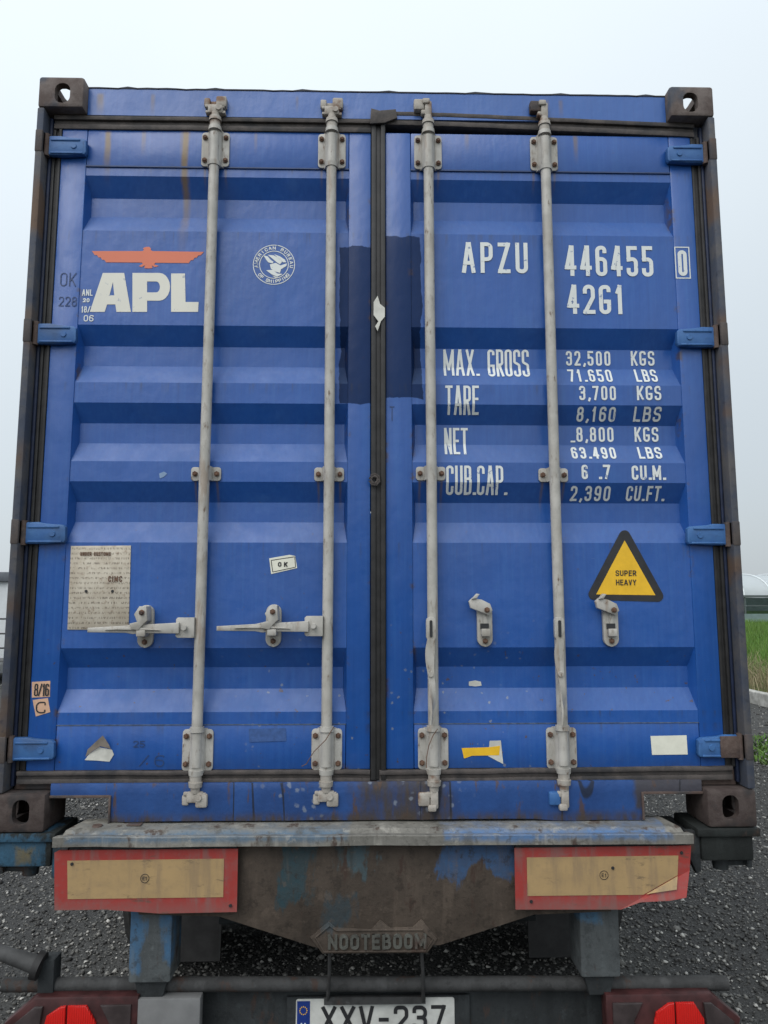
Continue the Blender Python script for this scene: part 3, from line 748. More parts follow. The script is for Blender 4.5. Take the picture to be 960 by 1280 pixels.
for i, bx in enumerate(BARS):
    b = NB(); tube(b, [(bx, YB, ZBB-.05), (bx, YB, 1.7), (bx+(-.001, .001, .001, -.001)[i], YB, 2.25), (bx, YB, 2.9), (bx, YB, ZBT+.05)], .0178, 20)
    lb = obj('locking_bar', b, M_GALV, box_root, org=(bx, YB, ZBB-.066))
    hinge_up = i >= 2
    for zc in (ZBT, ZBB):
        obj('bearing_bracket', None, None, lb, shared=BR, loc=(bx, YD, zc))
        for sx in (-1, 1):
            for sz in (-1, 1): obj('bolt', None, None, lb, shared=BOLT, loc=(bx+sx*.0375, YD-.0068, zc+sz*.044))
        for sz in (-1, 1): obj('pin', None, None, lb, shared=RIV, loc=(bx+.003, YD-.0335, zc+sz*.045))
    obj('bar_clamp', None, None, lb, shared=CL, loc=(bx, YD+.003, ZBM+(0.004 if i == 2 else 0)))
    for sx in (-1, 1): obj('bolt', None, None, lb, shared=BOLT, loc=(bx+sx*.037, YD-.0038, ZBM+(0.004 if i == 2 else 0)))
    obj('pin', None, None, lb, shared=RIV, loc=(bx, YD-.034, ZBM+.003))
    for up in (True, False):
        kind = (0, 0, 1, 1)[i]
        hb = cam_head(kind, up); bmesh.ops.translate(hb, verts=hb.verts[:], vec=(bx, YB, ZBT+.066 if up else ZBB-.066))
        obj('cam', hb, M_CAM, lb)
        kb = keeper(bx, up, kind); obj('cam_keeper', kb, M_CAM if i != 3 else M_BLADE if not up else M_BARE, box_root)

# door handles
def lever(bx, z, x_end, lbar):
    b = NB()
    pts = [(bx-.014, z+.034), (bx-.068, z+.034), (bx-.074, z+.028), (bx-.074, z-.026), (bx-.068, z-.032), (bx-.014, z-.032)]
    prism(b, pts, .0, .016, .002)
    n = 12; up, lo2 = [], []
    for i in range(n+1):
        t = i/n; x = bx-.06+(x_end-bx+.06)*t; h = .018*(1-t)+.0075*t + (.004 if .42 < t < .58 else 0); zc = z+.000-.006*t
        up.append((x, zc+h)); lo2.append((x, zc-h))
    prism(b, up+lo2[::-1], -.012, -.001, .003)
    m = bx-.06+(x_end-bx+.06)*.5
    prism(b, [(m-.09, z-.005), (m+.09, z-.007), (m+.02, z+.003), (m-.02, z+.003)], -.019, -.011, .002)
    cyl(b, (bx-.044, .0, z+.001), (bx-.044, -.017, z+.001), .009, .008, 14)
    return obj('handle', b, M_GALV, lbar)
def catch(x, z, open_):
    root_b = NB(); prism(root_b, rrect(x-.0255, x+.0255, z-.070, z+.070, .0255, 6), .036, YD+.004, .002)
    c = obj('handle_catch', root_b, M_GALV, box_root, org=(x, YD, z))
    b = NB()
    if not open_:
        prism(b, [(x-.022, z+.040), (x-.006, z+.066), (x+.018, z+.066), (x+.022, z+.02), (x+.006, z+.004), (x-.006, z-.012), (x-.03, z-.008), (x-.036, z+.010), (x-.012, z+.016)], -.022, .034, .004)
        box(b, x-.014, x+.016, -.020, .036, z-.032, z-.010, .004)
    else:
        p = [(x+.024, z+.050), (x+.016, z+.072), (x-.012, z+.086), (x-.044, z+.092), (x-.056, z+.080), (x-.05, z+.058), (x-.030, z+.050), (x+.010, z+.034)]
        prism(b, p, .014, .035, .004)
        prism(b, [(x-.046, z+.088), (x-.030, z+.106), (x-.020, z+.104), (x-.030, z+.09)], .006, .03, .002)
        box(b, x-.014, x+.016, .018, .037, z-.036, z-.010, .004); box(b, x-.006, x+.008, .030, .0365, z-.03, z+.05, .001)
    obj('catch_flap', b, M_GALV, c)
    if open_:
        b = NB(); box(b, x-.016, x+.012, .0285, .0375, z-.011, z+.007); obj('catch_slot', b, M_STBLK, c)
    for dz in (.046, -.051):
        obj('bolt', None, None, c, shared=BOLT, loc=(x+(.004 if dz > 0 else 0), .013 if (open_ and dz > 0) else -.021 if dz > 0 else .0365, z+dz+(.006 if open_ and dz > 0 else 0)))
    return c
lbs = [o for o in bpy.data.objects if o.name.startswith('locking_bar')]
lbs.sort(key=lambda o: ORG[o.name].x)
zh = W(240, 785, 0).z
lever(BARS[0], zh, W(110, 786, -.005).x, lbs[0]); lever(BARS[1], W(400, 783, 0).z, W(271, 785, -.005).x, lbs[1])
p = W(181, 783, .03); catch(p.x, p.z, False); p = W(341.5, 782, .03); catch(p.x, p.z, False)
p = W(606.5, 782, .03); catch(p.x, p.z, True); p = W(764.5, 782, .03); catch(p.x, p.z, True)
for bx, lb, pxx in ((BARS[2], lbs[2], 540), (BARS[3], lbs[3], 699)):       # unlatched levers hanging down in front of their bars
    b = NB(); z1 = W(pxx, 771, 0).z; z0 = W(pxx, 905, 0).z
    prism(b, rrect(bx-.024, bx+.008, z1-.078, z1, .014, 5), -.009, .012, .002)
    n = 22; L, Rr = [], []
    fa, fb = [], []
    for i in range(n+1):
        t = i/n; z = z1-.072+(z0-z1+.072)*t; ang = R(78)*min(1, max(0, (t-.45)/.4)); hw = .012+.004*math.sin(t*9)*(1-t); cx = bx-.009-.004*math.sin(t*7)
        dx, dy = hw*math.cos(ang), hw*math.sin(ang); yy = -.011+.003*math.sin(t*6)
        fa.append((cx-dx, yy-dy, z)); fb.append((cx+dx, yy+dy, z))
    ra = []
    for k in range(n+1):
        A, B = Vector(fa[k]), Vector(fb[k]); d = (B-A).normalized(); nn = Vector((-d.y, d.x, 0))*.003
        ra.append([b.verts.new(A-nn), b.verts.new(B-nn), b.verts.new(B+nn), b.verts.new(A+nn)])
    fs = [b.faces.new(ra[0]), b.faces.new(ra[-1][::-1])]
    for r0, r1 in zip(ra, ra[1:]):
        for k in range(4): fs.append(b.faces.new((r0[k], r1[k], r1[(k+1) % 4], r0[(k+1) % 4])))
    bmesh.ops.recalc_face_normals(b, faces=fs)
    cyl(b, (bx-.011, -.006, z1-.185), (bx-.011, -.019, z1-.185), .009, .008, 12)
    obj('handle', b, M_GALV, lb)
    b = NB(); prism(b, rrect(bx-.013, bx-.004, z1-.066, z1-.011, .004, 4), -.0135, -.0085); obj('handle_slot', b, M_STBLK, lb)

# hinges
def hinge(sx, z, worn, h=.075, tilt=0):
    def X(a): return sx*a
    b = NB()
    pts = [(1.196, z-h/2+.003), (1.192, z+h/2-.002), (1.14, z+h/2-.001), (1.115, z+h/2-.006), (1.060, z+h/2-.010), (1.050, z+h/2-.018), (1.048, z-h/2+.014), (1.054, z-h/2+.004), (1.12, z-h/2), (1.17, z-h/2)]
    prism(b, [(X(a), q) for a, q in pts], .026, YD-.001, .005)
    box(b, min(X(1.175), X(1.06)), max(X(1.175), X(1.06)), .022, .034, z-h/2+.004, z-h/2+.011, .003)
    box(b, min(X(1.175), X(1.07)), max(X(1.175), X(1.07)), .022, .034, z+h/2-.022, z+h/2-.014, .003)
    cyl(b, (X(1.092), .027, z-.004), (X(1.092), .022, z-.004), .011, .009, 14)
    hg = obj('hinge', b, M_BLADE, box_root, org=(X(1.12), YD, z))
    b = NB(); cyl(b, (X(1.190), .030, z-h/2-.004), (X(1.190), .030, z+h/2+.004), .0115, None, 14); obj('hinge_pin', b, M_BARE, hg)
    b = NB(); box(b, min(X(1.2197), X(1.193)), max(X(1.2197), X(1.193)), -.0005, .06, z-h/2-.003, z+h/2+.006, .005)
    obj('hinge_lug', b, M_LUG, hg)
    if worn:
        b = NB(); box(b, min(X(1.19), X(1.12)), max(X(1.19), X(1.12)), .0205, .0255, z-h/2+.002, z+h/2-.004, .002); obj('rusty_plate', b, M_BARE, hg)
for y_ in (182, 417, 666, 936): hinge(-1, W(75, y_, .03).z, False)
for k, y_ in enumerate((192, 421, 668, 933)): hinge(1, W(880, y_, .03).z, k == 3)

# ------------------------------------------------------------------ lettering and marks on the doors
def put_text(txt, a, b_, parent, mat, t=.0105, lift=.0012, gap=.24, name='lettering', label=None):
    """text between photo pixels a (top left) and b (bottom right), following the pressed sheet"""
    A, B = S(*a), S(*b_); Wd, Ht = B.x-A.x, A.z-B.z
    bm_ = NB()
    text_bm(bm_, txt, Wd, Ht, t, lambda u, v, k: (A.x+u, ysurf(B.z+v, A.x+u)-lift-k*.00028, B.z+v), gap)
    o = obj(name, face_cam(bm_), mat, parent, smooth=False)
    if label: o['label'] = label
    return o
dR, dL = doorR, doorL
put_text('APZU', (577, 303), (660, 342), dR, M_WHITE, .0145, gap=.42)
put_text('446455', (705, 307), (817, 346), dR, M_WHITE, .0145, gap=.34)
put_text('42G1', (708, 356), (780, 393), dR, M_WHITE, .0145, gap=.34)
put_text('0', (846.5, 313), (859.5, 345), dR, M_WHITE, .0135)
A, B = S(842.5, 308.5), S(863.5, 348.5)
b = NB()
for (xa, xb, za, zb_) in ((A.x, B.x, A.z-.004, A.z), (A.x, B.x, B.z, B.z+.004), (A.x, A.x+.004, B.z+.004, A.z-.004), (B.x-.004, B.x, B.z+.004, A.z-.004)):
    b.faces.new([b.verts.new((x, YD-.0012, z)) for x, z in ((xa, za), (xb, za), (xb, zb_), (xa, zb_))])
obj('lettering_frame', face_cam(b), M_WHITE, dR, smooth=False)
for txt, x0_, y0_, x1_, y1_ in (('MAX.', 554, 437, 599, 470), ('GROSS', 609, 437, 663, 471), ('TARE', 556.5, 482, 598, 519), ('NET', 555, 535, 586, 568), ('CUB.CAP.', 557.5, 582, 633, 619)):
    put_text(txt, (x0_, y0_), (x1_, y1_), dR, M_WHITE, .0088, gap=.2)
for txt, x0_, x1_, un, u0, u1, y0_, y1_ in (('32,500', 707, 763, 'KGS', 788, 818, 439, 457.5), ('71.650', 708.5, 766.5, 'LBS', 791.5, 823, 462, 477.5), ('3,700', 723.5, 770, 'KGS', 795.5, 826.5, 482.5, 500.5),
        ('8,160', 722, 768, 'LBS', 793.5, 824.5, 508.5, 527.5), ('8,800', 720, 767, 'KGS', 792.5, 823, 534, 552.5), ('63.490', 712.5, 771, 'LBS', 795.5, 828.5, 559, 573.5), ('2,390', 714, 761.5, 'CU.FT.', 784, 829, 607.5, 626.5)):
    put_text(txt, (x0_, y0_), (x1_, y1_), dR, M_WHITE, .0074, gap=.42); put_text(un, (u0, y0_), (u1, y1_), dR, M_WHITE, .0074, gap=.30)
put_text('_', (713, 547), (719, 553), dR, M_WHITE, .006)
put_text('6', (726.5, 581), (735, 599), dR, M_WHITE, .0082); put_text('.7', (748, 581), (763, 599), dR, M_WHITE, .0082); put_text('CU.M.', (789, 582), (831.5, 600), dR, M_WHITE, .0082, gap=.26)

# logo on the left door (crop pixels are 3 x photo pixels, 60 px down)
def cr(p): return S(p[0]/3, 60+p[1]/3)
def logo(loops, mat, name, par=doorL, lift=.0012, conv=cr, Y=None):
    b_ = NB(); fill_bm(b_, [[(lambda q: (q.x, q.z))(conv(p)) for p in lp] for lp in loops], lambda u, v, k: (u, (ysurf(v, u) if Y is None else Y)-lift, v))
    return obj(name, face_cam(b_), mat, par, smooth=False)
def arc(cx, cy, rx, ry, a0, a1, n=10): return [(cx+rx*math.cos(R(a0+(a1-a0)*k/n)), cy+ry*math.sin(R(a0+(a1-a0)*k/n))) for k in range(n+1)]
logo([[(337, 990), (386, 844), (466, 844), (491, 990), (437, 990), (433, 962), (402, 962), (393, 990)], [(411, 928), (429, 928), (424, 878)]], M_CREAM, 'logo_letter')
logo([[(497, 990), (497, 844)]+arc(598, 896, 40, 52, -90, 90)+[(552, 948), (552, 990)], [(552, 876), (552, 917)]+arc(586, 896.5, 14, 20.5, 90, -90)], M_CREAM, 'logo_letter')
logo([[(642, 990), (642, 846), (694, 846), (696, 953), (745, 953), (743, 990)]], M_CREAM, 'logo_letter')
eagle = [(345, 762), (535, 762), (541, 757), (536, 752), (545, 747), (560, 746), (566, 752), (566, 759), (574, 762), (765, 765), (752, 778), (744, 778), (738, 787), (730, 787), (724, 796), (716, 796), (708, 807), (583, 806), (578, 812), (596, 818), (580, 822), (570, 816), (572, 826), (556, 827), (542, 826), (544, 815), (532, 822), (521, 818), (536, 810), (533, 805), (398, 804), (392, 795), (384, 795), (378, 786), (370, 786), (364, 777), (356, 777)]
logo([eagle], M_ORANGE, 'eagle_emblem')

# round classification seal
cx_, cy_ = 342.5, 331.0
C0 = S(cx_, cy_); RS = S(cx_+26.3, cy_).x-C0.x
b = NB()
def ring(bm_, r0, r1, n=48):
    a = [(C0.x+r0*math.cos(2*math.pi*k/n), C0.z+r0*math.sin(2*math.pi*k/n)) for k in range(n)]
    c = [(C0.x+r1*math.cos(2*math.pi*k/n), C0.z+r1*math.sin(2*math.pi*k/n)) for k in range(n)]
    va = [bm_.verts.new((p[0], YR-.0012, p[1])) for p in a]; vb = [bm_.verts.new((p[0], YR-.0012, p[1])) for p in c]
    for k in range(n): bm_.faces.new((va[k], va[(k+1) % n], vb[(k+1) % n], vb[k]))
ring(b, RS*.965, RS); ring(b, RS*.665, RS*.70)
obj('seal_ring', face_cam(b), M_WHITE, dL, smooth=False)
def arc_text(txt, r, h, a0, a1, top, par, t):
    b_ = NB(); n = len(txt)
    for k, ch in enumerate(txt):
        a = R(a0+(a1-a0)*(k/(n-1)))
        ct, st = math.cos(a), math.sin(a); w_ = h*.85*GW.get(ch, 1) if ch != 'I' else h*.3
        def fn(u, v, q, ct=ct, st=st, w_=w_):
            u -= w_/2; v -= h/2
            if top: x, z = C0.x+ct*(r+v)+st*u, C0.z+st*(r+v)-ct*u
            else: x, z = C0.x+ct*(r-v)-st*u, C0.z+st*(r-v)+ct*u
            return (x, YR-.0012-q*.0002, z)
        if ch != ' ': text_bm(b_, ch, w_, h, t, fn, step=.02)
    obj('lettering', face_cam(b_), M_WHITE, par, smooth=False)
arc_text('AMERICAN BUREAU', RS*.835, RS*.165, 186, -6, True, dL, .0026)
arc_text('OF SHIPPING', RS*.835, RS*.165, 218, 322, False, dL, .0026)
def sq(p): return S(300+p[0]/3, 80+p[1]/3)          # crop pixels of the seal
for lp in ([(88, 718), (104, 722), (116, 736), (126, 742), (122, 748), (106, 744), (98, 734)], [(104, 716), (126, 718), (146, 728), (158, 742), (150, 752), (138, 744), (126, 734)],
           [(128, 714), (150, 722), (168, 734), (174, 744), (162, 744), (150, 734)], [(112, 752), (134, 746), (152, 756), (176, 748), (174, 758), (154, 770), (150, 784), (130, 778), (116, 768)],
           [(98, 774), (122, 772), (140, 786), (160, 788), (140, 798), (120, 790)], [(120, 794), (142, 800), (136, 804)]):
    logo([lp], M_WHITE, 'seal_eagle', conv=sq)

# warning triangle
def tri(rad, A_, B_, C_, n=6):
    out = []; P = [Vector(A_), Vector(B_), Vector(C_)]
    for i in range(3):
        a, b2, c = P[i-1], P[i], P[(i+1) % 3]; u = (a-b2).normalized(); v = (c-b2).normalized(); half = math.acos(u.dot(v))/2
        ctr = b2+(u+v).normalized()*(rad/math.sin(half)); s0 = b2+u*(rad/math.tan(half))-ctr; s1 = b2+v*(rad/math.tan(half))-ctr
        a0 = math.atan2(s0.y, s0.x); da = math.atan2(s0.x*s1.y-s0.y*s1.x, s0.dot(s1))
        out += [tuple(ctr+Vector((math.cos(a0+da*k/n), math.sin(a0+da*k/n)))*rad) for k in range(n+1)]
    return out
same = lambda p: W(p[0], p[1], YR)
b = NB(); loop = [same(p) for p in tri(7, (780.5, 655), (834, 752.5), (731, 749.5))]
prism(b, [(p.x, p.z) for p in loop], YR-.0016, YR-.0002); o = obj('warning_sticker', b, M_STBLK, dR); o['label'] = 'yellow triangle sticker with black border'
logo([[(780.5, 675.5), (819, 744), (745, 743)]], M_YELLOW, 'yellow_triangle', dR, .0022, same, YR)
put_text('SUPER', (769, 713), (795, 720), dR, M_STBLK, .0032, .003); put_text('HEAVY', (769.5, 724.5), (795, 731.5), dR, M_STBLK, .0032, .003)

def sticker(pts, mat, par, name, lift=.0012, Y=None):
    b_ = NB(); q = [S(*p) for p in pts]; yy = YD if Y is None else Y
    prism(b_, [(p.x, p.z) for p in q], yy-lift, yy-.0002); return obj(name, b_, mat, par, smooth=False)
sticker([(813, 920), (858, 919), (859.5, 943), (815, 943.5)], M_PAPER, dR, 'paper_label')
sticker([(577, 935), (611, 934), (625, 932), (624, 944), (590, 944.5), (580, 948)], M_YELLOW, dR, 'yellow_strip_label', .0016)
sticker([(612, 926), (626, 925.5), (629, 955), (610, 945)], M_PAPER2, dR, 'torn_label')
sticker([(586, 852), (594, 850.5), (601, 852), (602, 857), (594, 858), (586, 857)], M_PAPER2, dR, 'label_remnant', .0012, S(594, 854).y)
sticker([(199, 592), (205, 589.5), (209, 592), (205, 596), (200, 598)], M_STAIN, dL, 'paint_scuff', .0012, YR)
o = sticker([(336.5, 698), (362, 693.5), (369, 695), (371.5, 710), (339, 717.5)], M_PAPER, dL, 'inspection_label', .0014, YR); o['label'] = 'small cream label marked OK'
b = NB()
for p0, p1 in (((339, 700.5), (368.5, 696)), ((368.5, 696), (369.5, 709)), ((369.5, 709), (341, 715)), ((341, 715), (339, 700.5))):
    A, B = S(*p0), S(*p1); d = (B-A).normalized(); nn = Vector((-d.z, 0, d.x))*.0012
    b.faces.new([b.verts.new((q.x, YR-.0018, q.z)) for q in (A-nn, B-nn, B+nn, A+nn)])
obj('label_border', face_cam(b), M_STBLK, dL, smooth=False)
put_text('OK', (347.5, 702.5), (359.5, 708.5), dL, M_STBLK, .004, .0022, gap=.7)
sticker([(40, 852.5), (63, 851), (62.5, 871), (40, 872)], M_PINK, dL, 'peach_label'); sticker([(41, 875), (60, 872.5), (63, 890), (45, 895.5)], M_PINK, dL, 'peach_label', .0014)
put_text('8/16', (43.5, 854.5), (61.5, 870), dL, M_STBLK, .0045, .0022, gap=.02); put_text('C', (45.5, 877), (57, 891.5), dL, M_STBLK, .0045, .0024)
# peeling paper: a curled sheet that stands off the door
sticker([(106, 950), (112, 942), (124, 934), (140, 937), (142.5, 943), (137, 952), (120, 950.5)], M_PAPER2, dL, 'peeling_label', .0016)
b = NB(); P = [((107, 946), .002), ((111, 936), .010), ((122, 926), .016), ((131, 918), .018), ((137, 929), .010), ((139, 936), .003), ((127, 932), .011), ((116, 939), .006)]
vv = []
for p, l in P: q = S(*p); vv.append(b.verts.new((q.x, YD-l, q.z)))
for q in ((0, 1, 7), (1, 2, 6, 7), (2, 3, 4, 6), (4, 5, 6)): b.faces.new([vv[k] for k in q])
obj('curled_label_flap', face_cam(b), plain('brown_label_back', (.26, .22, .185), .8, .3, 30), dL, ang=60)
sticker([(311, 911), (357, 910), (358, 926), (312, 927.5)], plain('painted_over_label', (.038, .09, .25), .55, .2, 60), dL, 'painted_over_label', .0014)
# pen marks
put_text('OK', (76, 341), (95, 358), dL, M_GHOST, .004, gap=.3, name='pen_mark'); put_text('228', (74, 371), (96, 383), dL, M_GHOST, .0035, gap=.3, name='pen_mark')
for t_, a_, b_ in (('ANL', (103, 362), (116, 370)), ('20', (104, 373), (112, 378)), ('18/', (102, 383), (113, 391)), ('06', (105, 394), (117, 402))): put_text(t_, a_, b_, dL, M_WHITE, .0034, gap=.25, name='pen_mark')
put_text('T', (487, 508), (493, 526), dR, M_GHOST, .003, name='pen_mark')
put_text('25', (167, 926), (181, 934), dL, M_GHOST, .003, name='pen_mark'); put_text('/6', (174, 944), (205, 958), dL, M_GHOST, .003, gap=.6, name='pen_mark')
# torn white scrap and a frayed knot on the centre gasket
b = NB(); P = [(467, 378), (472, 370), (475, 380), (481, 385), (481, 396), (476, 402), (472, 414), (469, 408), (473, 402), (467, 394)]
prism(b, [(W(x, y, YD-.014).x, W(x, y, YD-.014).z) for x, y in P], YD-.0165, YD-.013); obj('label_scrap', b, M_PAPER2, dR, smooth=False)
b = NB(); kx, kz = px(468, 600, YD-.01)
for k in range(26):
    a = random.uniform(0, 6.28); r1 = random.uniform(.008, .020)
    tube(b, [(kx+math.cos(a+j*.9)*r1, YD-.016-.004*random.random(), kz+math.sin(a+j*.9)*r1*1.1) for j in range(5)], .0018, 5)
obj('frayed_rubber', b, M_GASKD, dR)
# approval plate with two rivets
def csc():
    m = NT('stained_approval_plate', .55, .15, .4); z = m.xyz()['Z']; x = m.xyz()['X']
    n1 = m.noise(16, 5, .65); n2 = m.noise(55, 4, .7)
    c = m.mix(m.rng(n1, .3, .7), (.52, .47, .385), (.40, .345, .27)); c = m.mix(m.rng(n2, .54, .72, 0, .7), c, (.20, .135, .09))
    row = m.ma('SINE', m.ma('MULTIPLY', z, 2*math.pi/.0165)); chars = m.noise(1, 2, .6, (260, 1, 70))
    txt = m.ma('MULTIPLY', m.rng(row, .1, .4), m.rng(chars, .50, .55)); c = m.mix(m.ma('MULTIPLY', txt, .6), c, (.06, .045, .035))
    m.col(c); m.bump(m.ma('ADD', n1, n2), .25, .003); return m.m
b = NB(); q = [S(89, 682.5), S(164, 682), S(161, 787.5), S(84.5, 787)]
prism(b, [(p.x, p.z) for p in q], YR-.003, YR, .0008); o = obj('approval_plate', b, csc(), dL); o['label'] = 'rust stained metal approval plate'
put_text('UNDER CUSTOMS', (101, 690), (139, 695), dL, M_BOLT, .0026, .0042); put_text('CIMC', (136, 720), (153, 727.5), dL, M_BOLT, .0036, .0042, gap=.4)
for p in ((108, 739), (141, 739)):
    q = S(*p); obj('rivet', None, None, dL, shared=RIV, loc=(q.x, YR-.0028, q.z))
# bent seal wires on the lower brackets
for pts in (((417, 909), (407, 925), (392, 940), (383, 955), (377, 958)), ((547, 911), (541, 920), (536, 932), (533, 948), (533, 960))):
    b = NB(); tube(b, [W(x, y, -.004) for x, y in pts], .0014, 6); obj('seal_wire', b, M_BOLT, lbs[1] if pts[0][0] < 500 else lbs[2])

# ================================================================== SEMI-TRAILER UNDER THE CONTAINER
tr = thing('semi_trailer', (0, 4.5, 0), 'worn muddy semi-trailer chassis with red and yellow rear marker boards', 'trailer')
def mud(name, base, spots):
    """road dirt and rust over paint; spots are (x0, x1, z0, z1, colour, noise) areas where paint still shows"""
    m = NT(name, .78, 0, .35); n1 = m.noise(7, 6, .65, (1, 1, .7)); n2 = m.noise(42, 5, .7); n3 = m.noise(13, 5, .65, (1, 1, .4), (2, 0, 5))
    c = m.mix(m.rng(n1, .3, .7), base, tuple(b_*.62 for b_ in base)); c = m.mix(m.rng(n2, .52, .7, 0, .55), c, tuple(b_*.4 for b_ in base))
    for (xa, xb, za, zb_, cc, am) in spots:
        c = m.mix(m.ma('MULTIPLY', m.boxmask(xa, xb, za, zb_, n3, am*2.2, .012), m.rng(n2, .3, .6, 1, .72)), c, cc)
    dr = m.noise(16, 4, .6, (1, 1, .14), (4, 4, 4)); c = m.mix(m.rng(dr, .55, .72, 0, .55), c, tuple(min(1, b_*1.6) for b_ in base)); c = m.mix(m.rng(dr, .44, .3, 0, .6), c, tuple(b_*.42 for b_ in base))
    c = m.mix(m.rng(n3, .58, .66, 0, .85), c, (.048, .028, .021)); gr = m.noise(19, 6, .7, (1, 1, 1), (8, 3, 1)); c = m.mix(m.rng(gr, .54, .64, 0, .6), c, tuple(b_*.35 for b_ in base)); c = m.mix(m.rng(gr, .42, .33, 0, .5), c, tuple(min(1, b_*1.55) for b_ in base))
    m.col(c); m.bump(m.ma('ADD', n1, m.ma('MULTIPLY', n2, .8)), .6, .006); return m.m
TB = (.034, .085, .185)
M_PANEL = mud('muddy_panel', (.074, .056, .043), ((.20, .42, .99, 1.10, TB, .12), (-.30, -.22, .90, 1.07, (.022, .05, .062), .12), (-.14, -.04, .98, 1.08, (.05, .085, .10), .13), (-.15, -.08, .84, .92, (.035, .05, .058), .1)))
M_LEDGE = mud('grey_blue_worn_plate', (.20, .19, .168), ((-.95, -.1, 1.098, 1.1095, (.06, .125, .2), .018), (.2, .9, 1.098, 1.1095, (.06, .15, .32), .018)))
M_TPOST = mud('grey_blue_worn_tube', (.095, .105, .108), ((-.80, -.745, .70, .9, (.05, .13, .24), .08), (-.67, -.64, .72, .9, (.05, .13, .24), .06), (.62, .70, .82, .92, (.05, .12, .2), .06)))
M_CHAS = mud('dark_chassis_paint', (.030, .034, .036), ((-1.21, -1.03, .98, 1.06, (.03, .085, .13), .12),))
M_TWIST = mud('dirty_green_casting', (.016, .019, .018), ((-1.3, -1.06, .97, 1.09, (.03, .09, .15), .10), (-1.14, -1.09, 1.0, 1.05, (.12, .10, .055), .06)))
M_BARR = mud('dark_steel_tube', (.050, .050, .050), ())

# folded plate along the rear edge
b = NB(); prof = [(.075, 1.121), (.02, 1.119), (-.028, 1.1165), (-.046, 1.1045), (-.056, 1.1045), (-.066, 1.112), (-.088, 1.1135), (-.091, 1.111), (-.091, 1.084), (-.086, 1.082), (-.080, 1.086), (-.080, 1.100), (.075, 1.100)]
N = 30; rows = []
for i in range(N+1):
    t = i/N; x = -.992+(.968+.992)*t; dz = mnoise.noise((t*9, 1, 4))*.0035-.004*t; dy = mnoise.noise((t*7, 5, 2))*.003
    rows.append([b.verts.new((x+(.0 if 0 < i < N else (1 if i == 0 else -1)*max(0, p[0]+.09)*.25), p[0]+dy, p[1]+dz)) for p in prof])
fs = [b.faces.new(rows[0]), b.faces.new(rows[-1][::-1])]
for r0, r1 in zip(rows, rows[1:]):
    for k in range(len(prof)): fs.append(b.faces.new((r0[k], r0[(k+1) % len(prof)], r1[(k+1) % len(prof)], r1[k])))
bmesh.ops.recalc_face_normals(b, faces=fs); obj('rear_plate', b, M_LEDGE, tr, ang=25)
b = NB(); box(b, -.80, -.755, .0, .03, 1.119, 1.1225, .002); cyl(b, (W(122, 1030, .0).x, .0, 1.118), (W(122, 1030, .0).x, .0, 1.124), .017, .015, 14); obj('plate_bolt', b, M_BARE, tr)

# trapezoid cross panel with cast name plate
b = NB(); prism(b, [(-.74, 1.082), (.72, 1.082), (.72, .865), (.478, .858), (.185, .772), (-.193, .768), (-.495, .862), (-.74, .87)], -.040, -.018, .003); obj('rear_panel', b, M_PANEL, tr)
YE = -.046
E_ = [(387.5, 1172), (411.5, 1152), (420, 1160), (464, 1162), (475, 1150), (488, 1160), (516, 1159), (527, 1149), (547, 1174), (534.6, 1191.5), (403, 1192.5)]
b = NB(); prism(b, [(W(x, y, YE).x, W(x, y, YE).z) for x, y in E_], YE, -.038, .003); em = obj('name_plate', b, M_PANEL, tr)
b = NB()
Er = [(394, 1172), (412, 1157), (420, 1163), (528, 1162), (541, 1174), (532, 1188.5), (405, 1189.5)]
pp = [Vector((W(x, y, YE).x, 0, W(x, y, YE).z)) for x, y in Er]
tube(b, [Vector((p.x, YE-.001, p.z)) for p in pp+[pp[0]]], .0032, 6); obj('name_plate_rim', b, M_PANEL, em)
A, B = W(410, 1168.5, YE-.004), W(533, 1185.5, YE-.004); b = NB()
text_bm(b, 'NOOTEBOOM', B.x-A.x, A.z-B.z, .0085, lambda u, v, k: (A.x+u, YE-.006-k*.0006, B.z+v), .22, step=.02)
face_cam(b); ex = bmesh.ops.extrude_face_region(b, geom=b.faces[:]); bmesh.ops.translate(b, verts=[v for v in ex['geom'] if isinstance(v, bmesh.types.BMVert)], vec=(0, .008, 0))
bmesh.ops.recalc_face_normals(b, faces=b.faces[:]); obj('raised_lettering', b, mud('worn_cast_letters', (.088, .088, .076), ()), em, smooth=False)

# retro-reflective boards
def board_mat(name, c, dirt, sc=1.0):
    m = NT(name, .45, 0, .5); n1 = m.noise(9, 5, .65, (1, 1, 1.5)); n2 = m.noise(60, 4, .65); n3 = m.noise(24, 5, .7, (.5, 1, 1.6), (1, 4, 2))
    cc = m.mix(m.rng(n1, .3, .75, 0, .6), c, tuple(a*.72+.01 for a in c)); cc = m.mix(m.rng(n2, .5, .75, 0, .35), cc, dirt); cc = m.mix(m.rng(n3, .58, .70, 0, .7), cc, (.075, .055, .04)); dr = m.noise(30, 4, .6, (1, 1, .15)); cc = m.mix(m.rng(dr, .48, .70, 0, .6), cc, dirt); cc = m.mix(m.rng(m.noise(5, 5, .7, (1, 1, 2), (6, 1, 3)), .5, .75, 0, .55), cc, dirt)
    cc = m.mix(m.rng(m.xyz()['Z'], .93, .895, 0, .38), cc, dirt)
    m.col(cc); m.bump(n2, .08, .002); return m.m
M_RED = board_mat('red_reflective_border', (.30, .034, .028), (.17, .105, .095)); M_AMB = board_mat('amber_reflective_sheet', (.37, .25, .118), (.22, .155, .095))
YBd = -.072
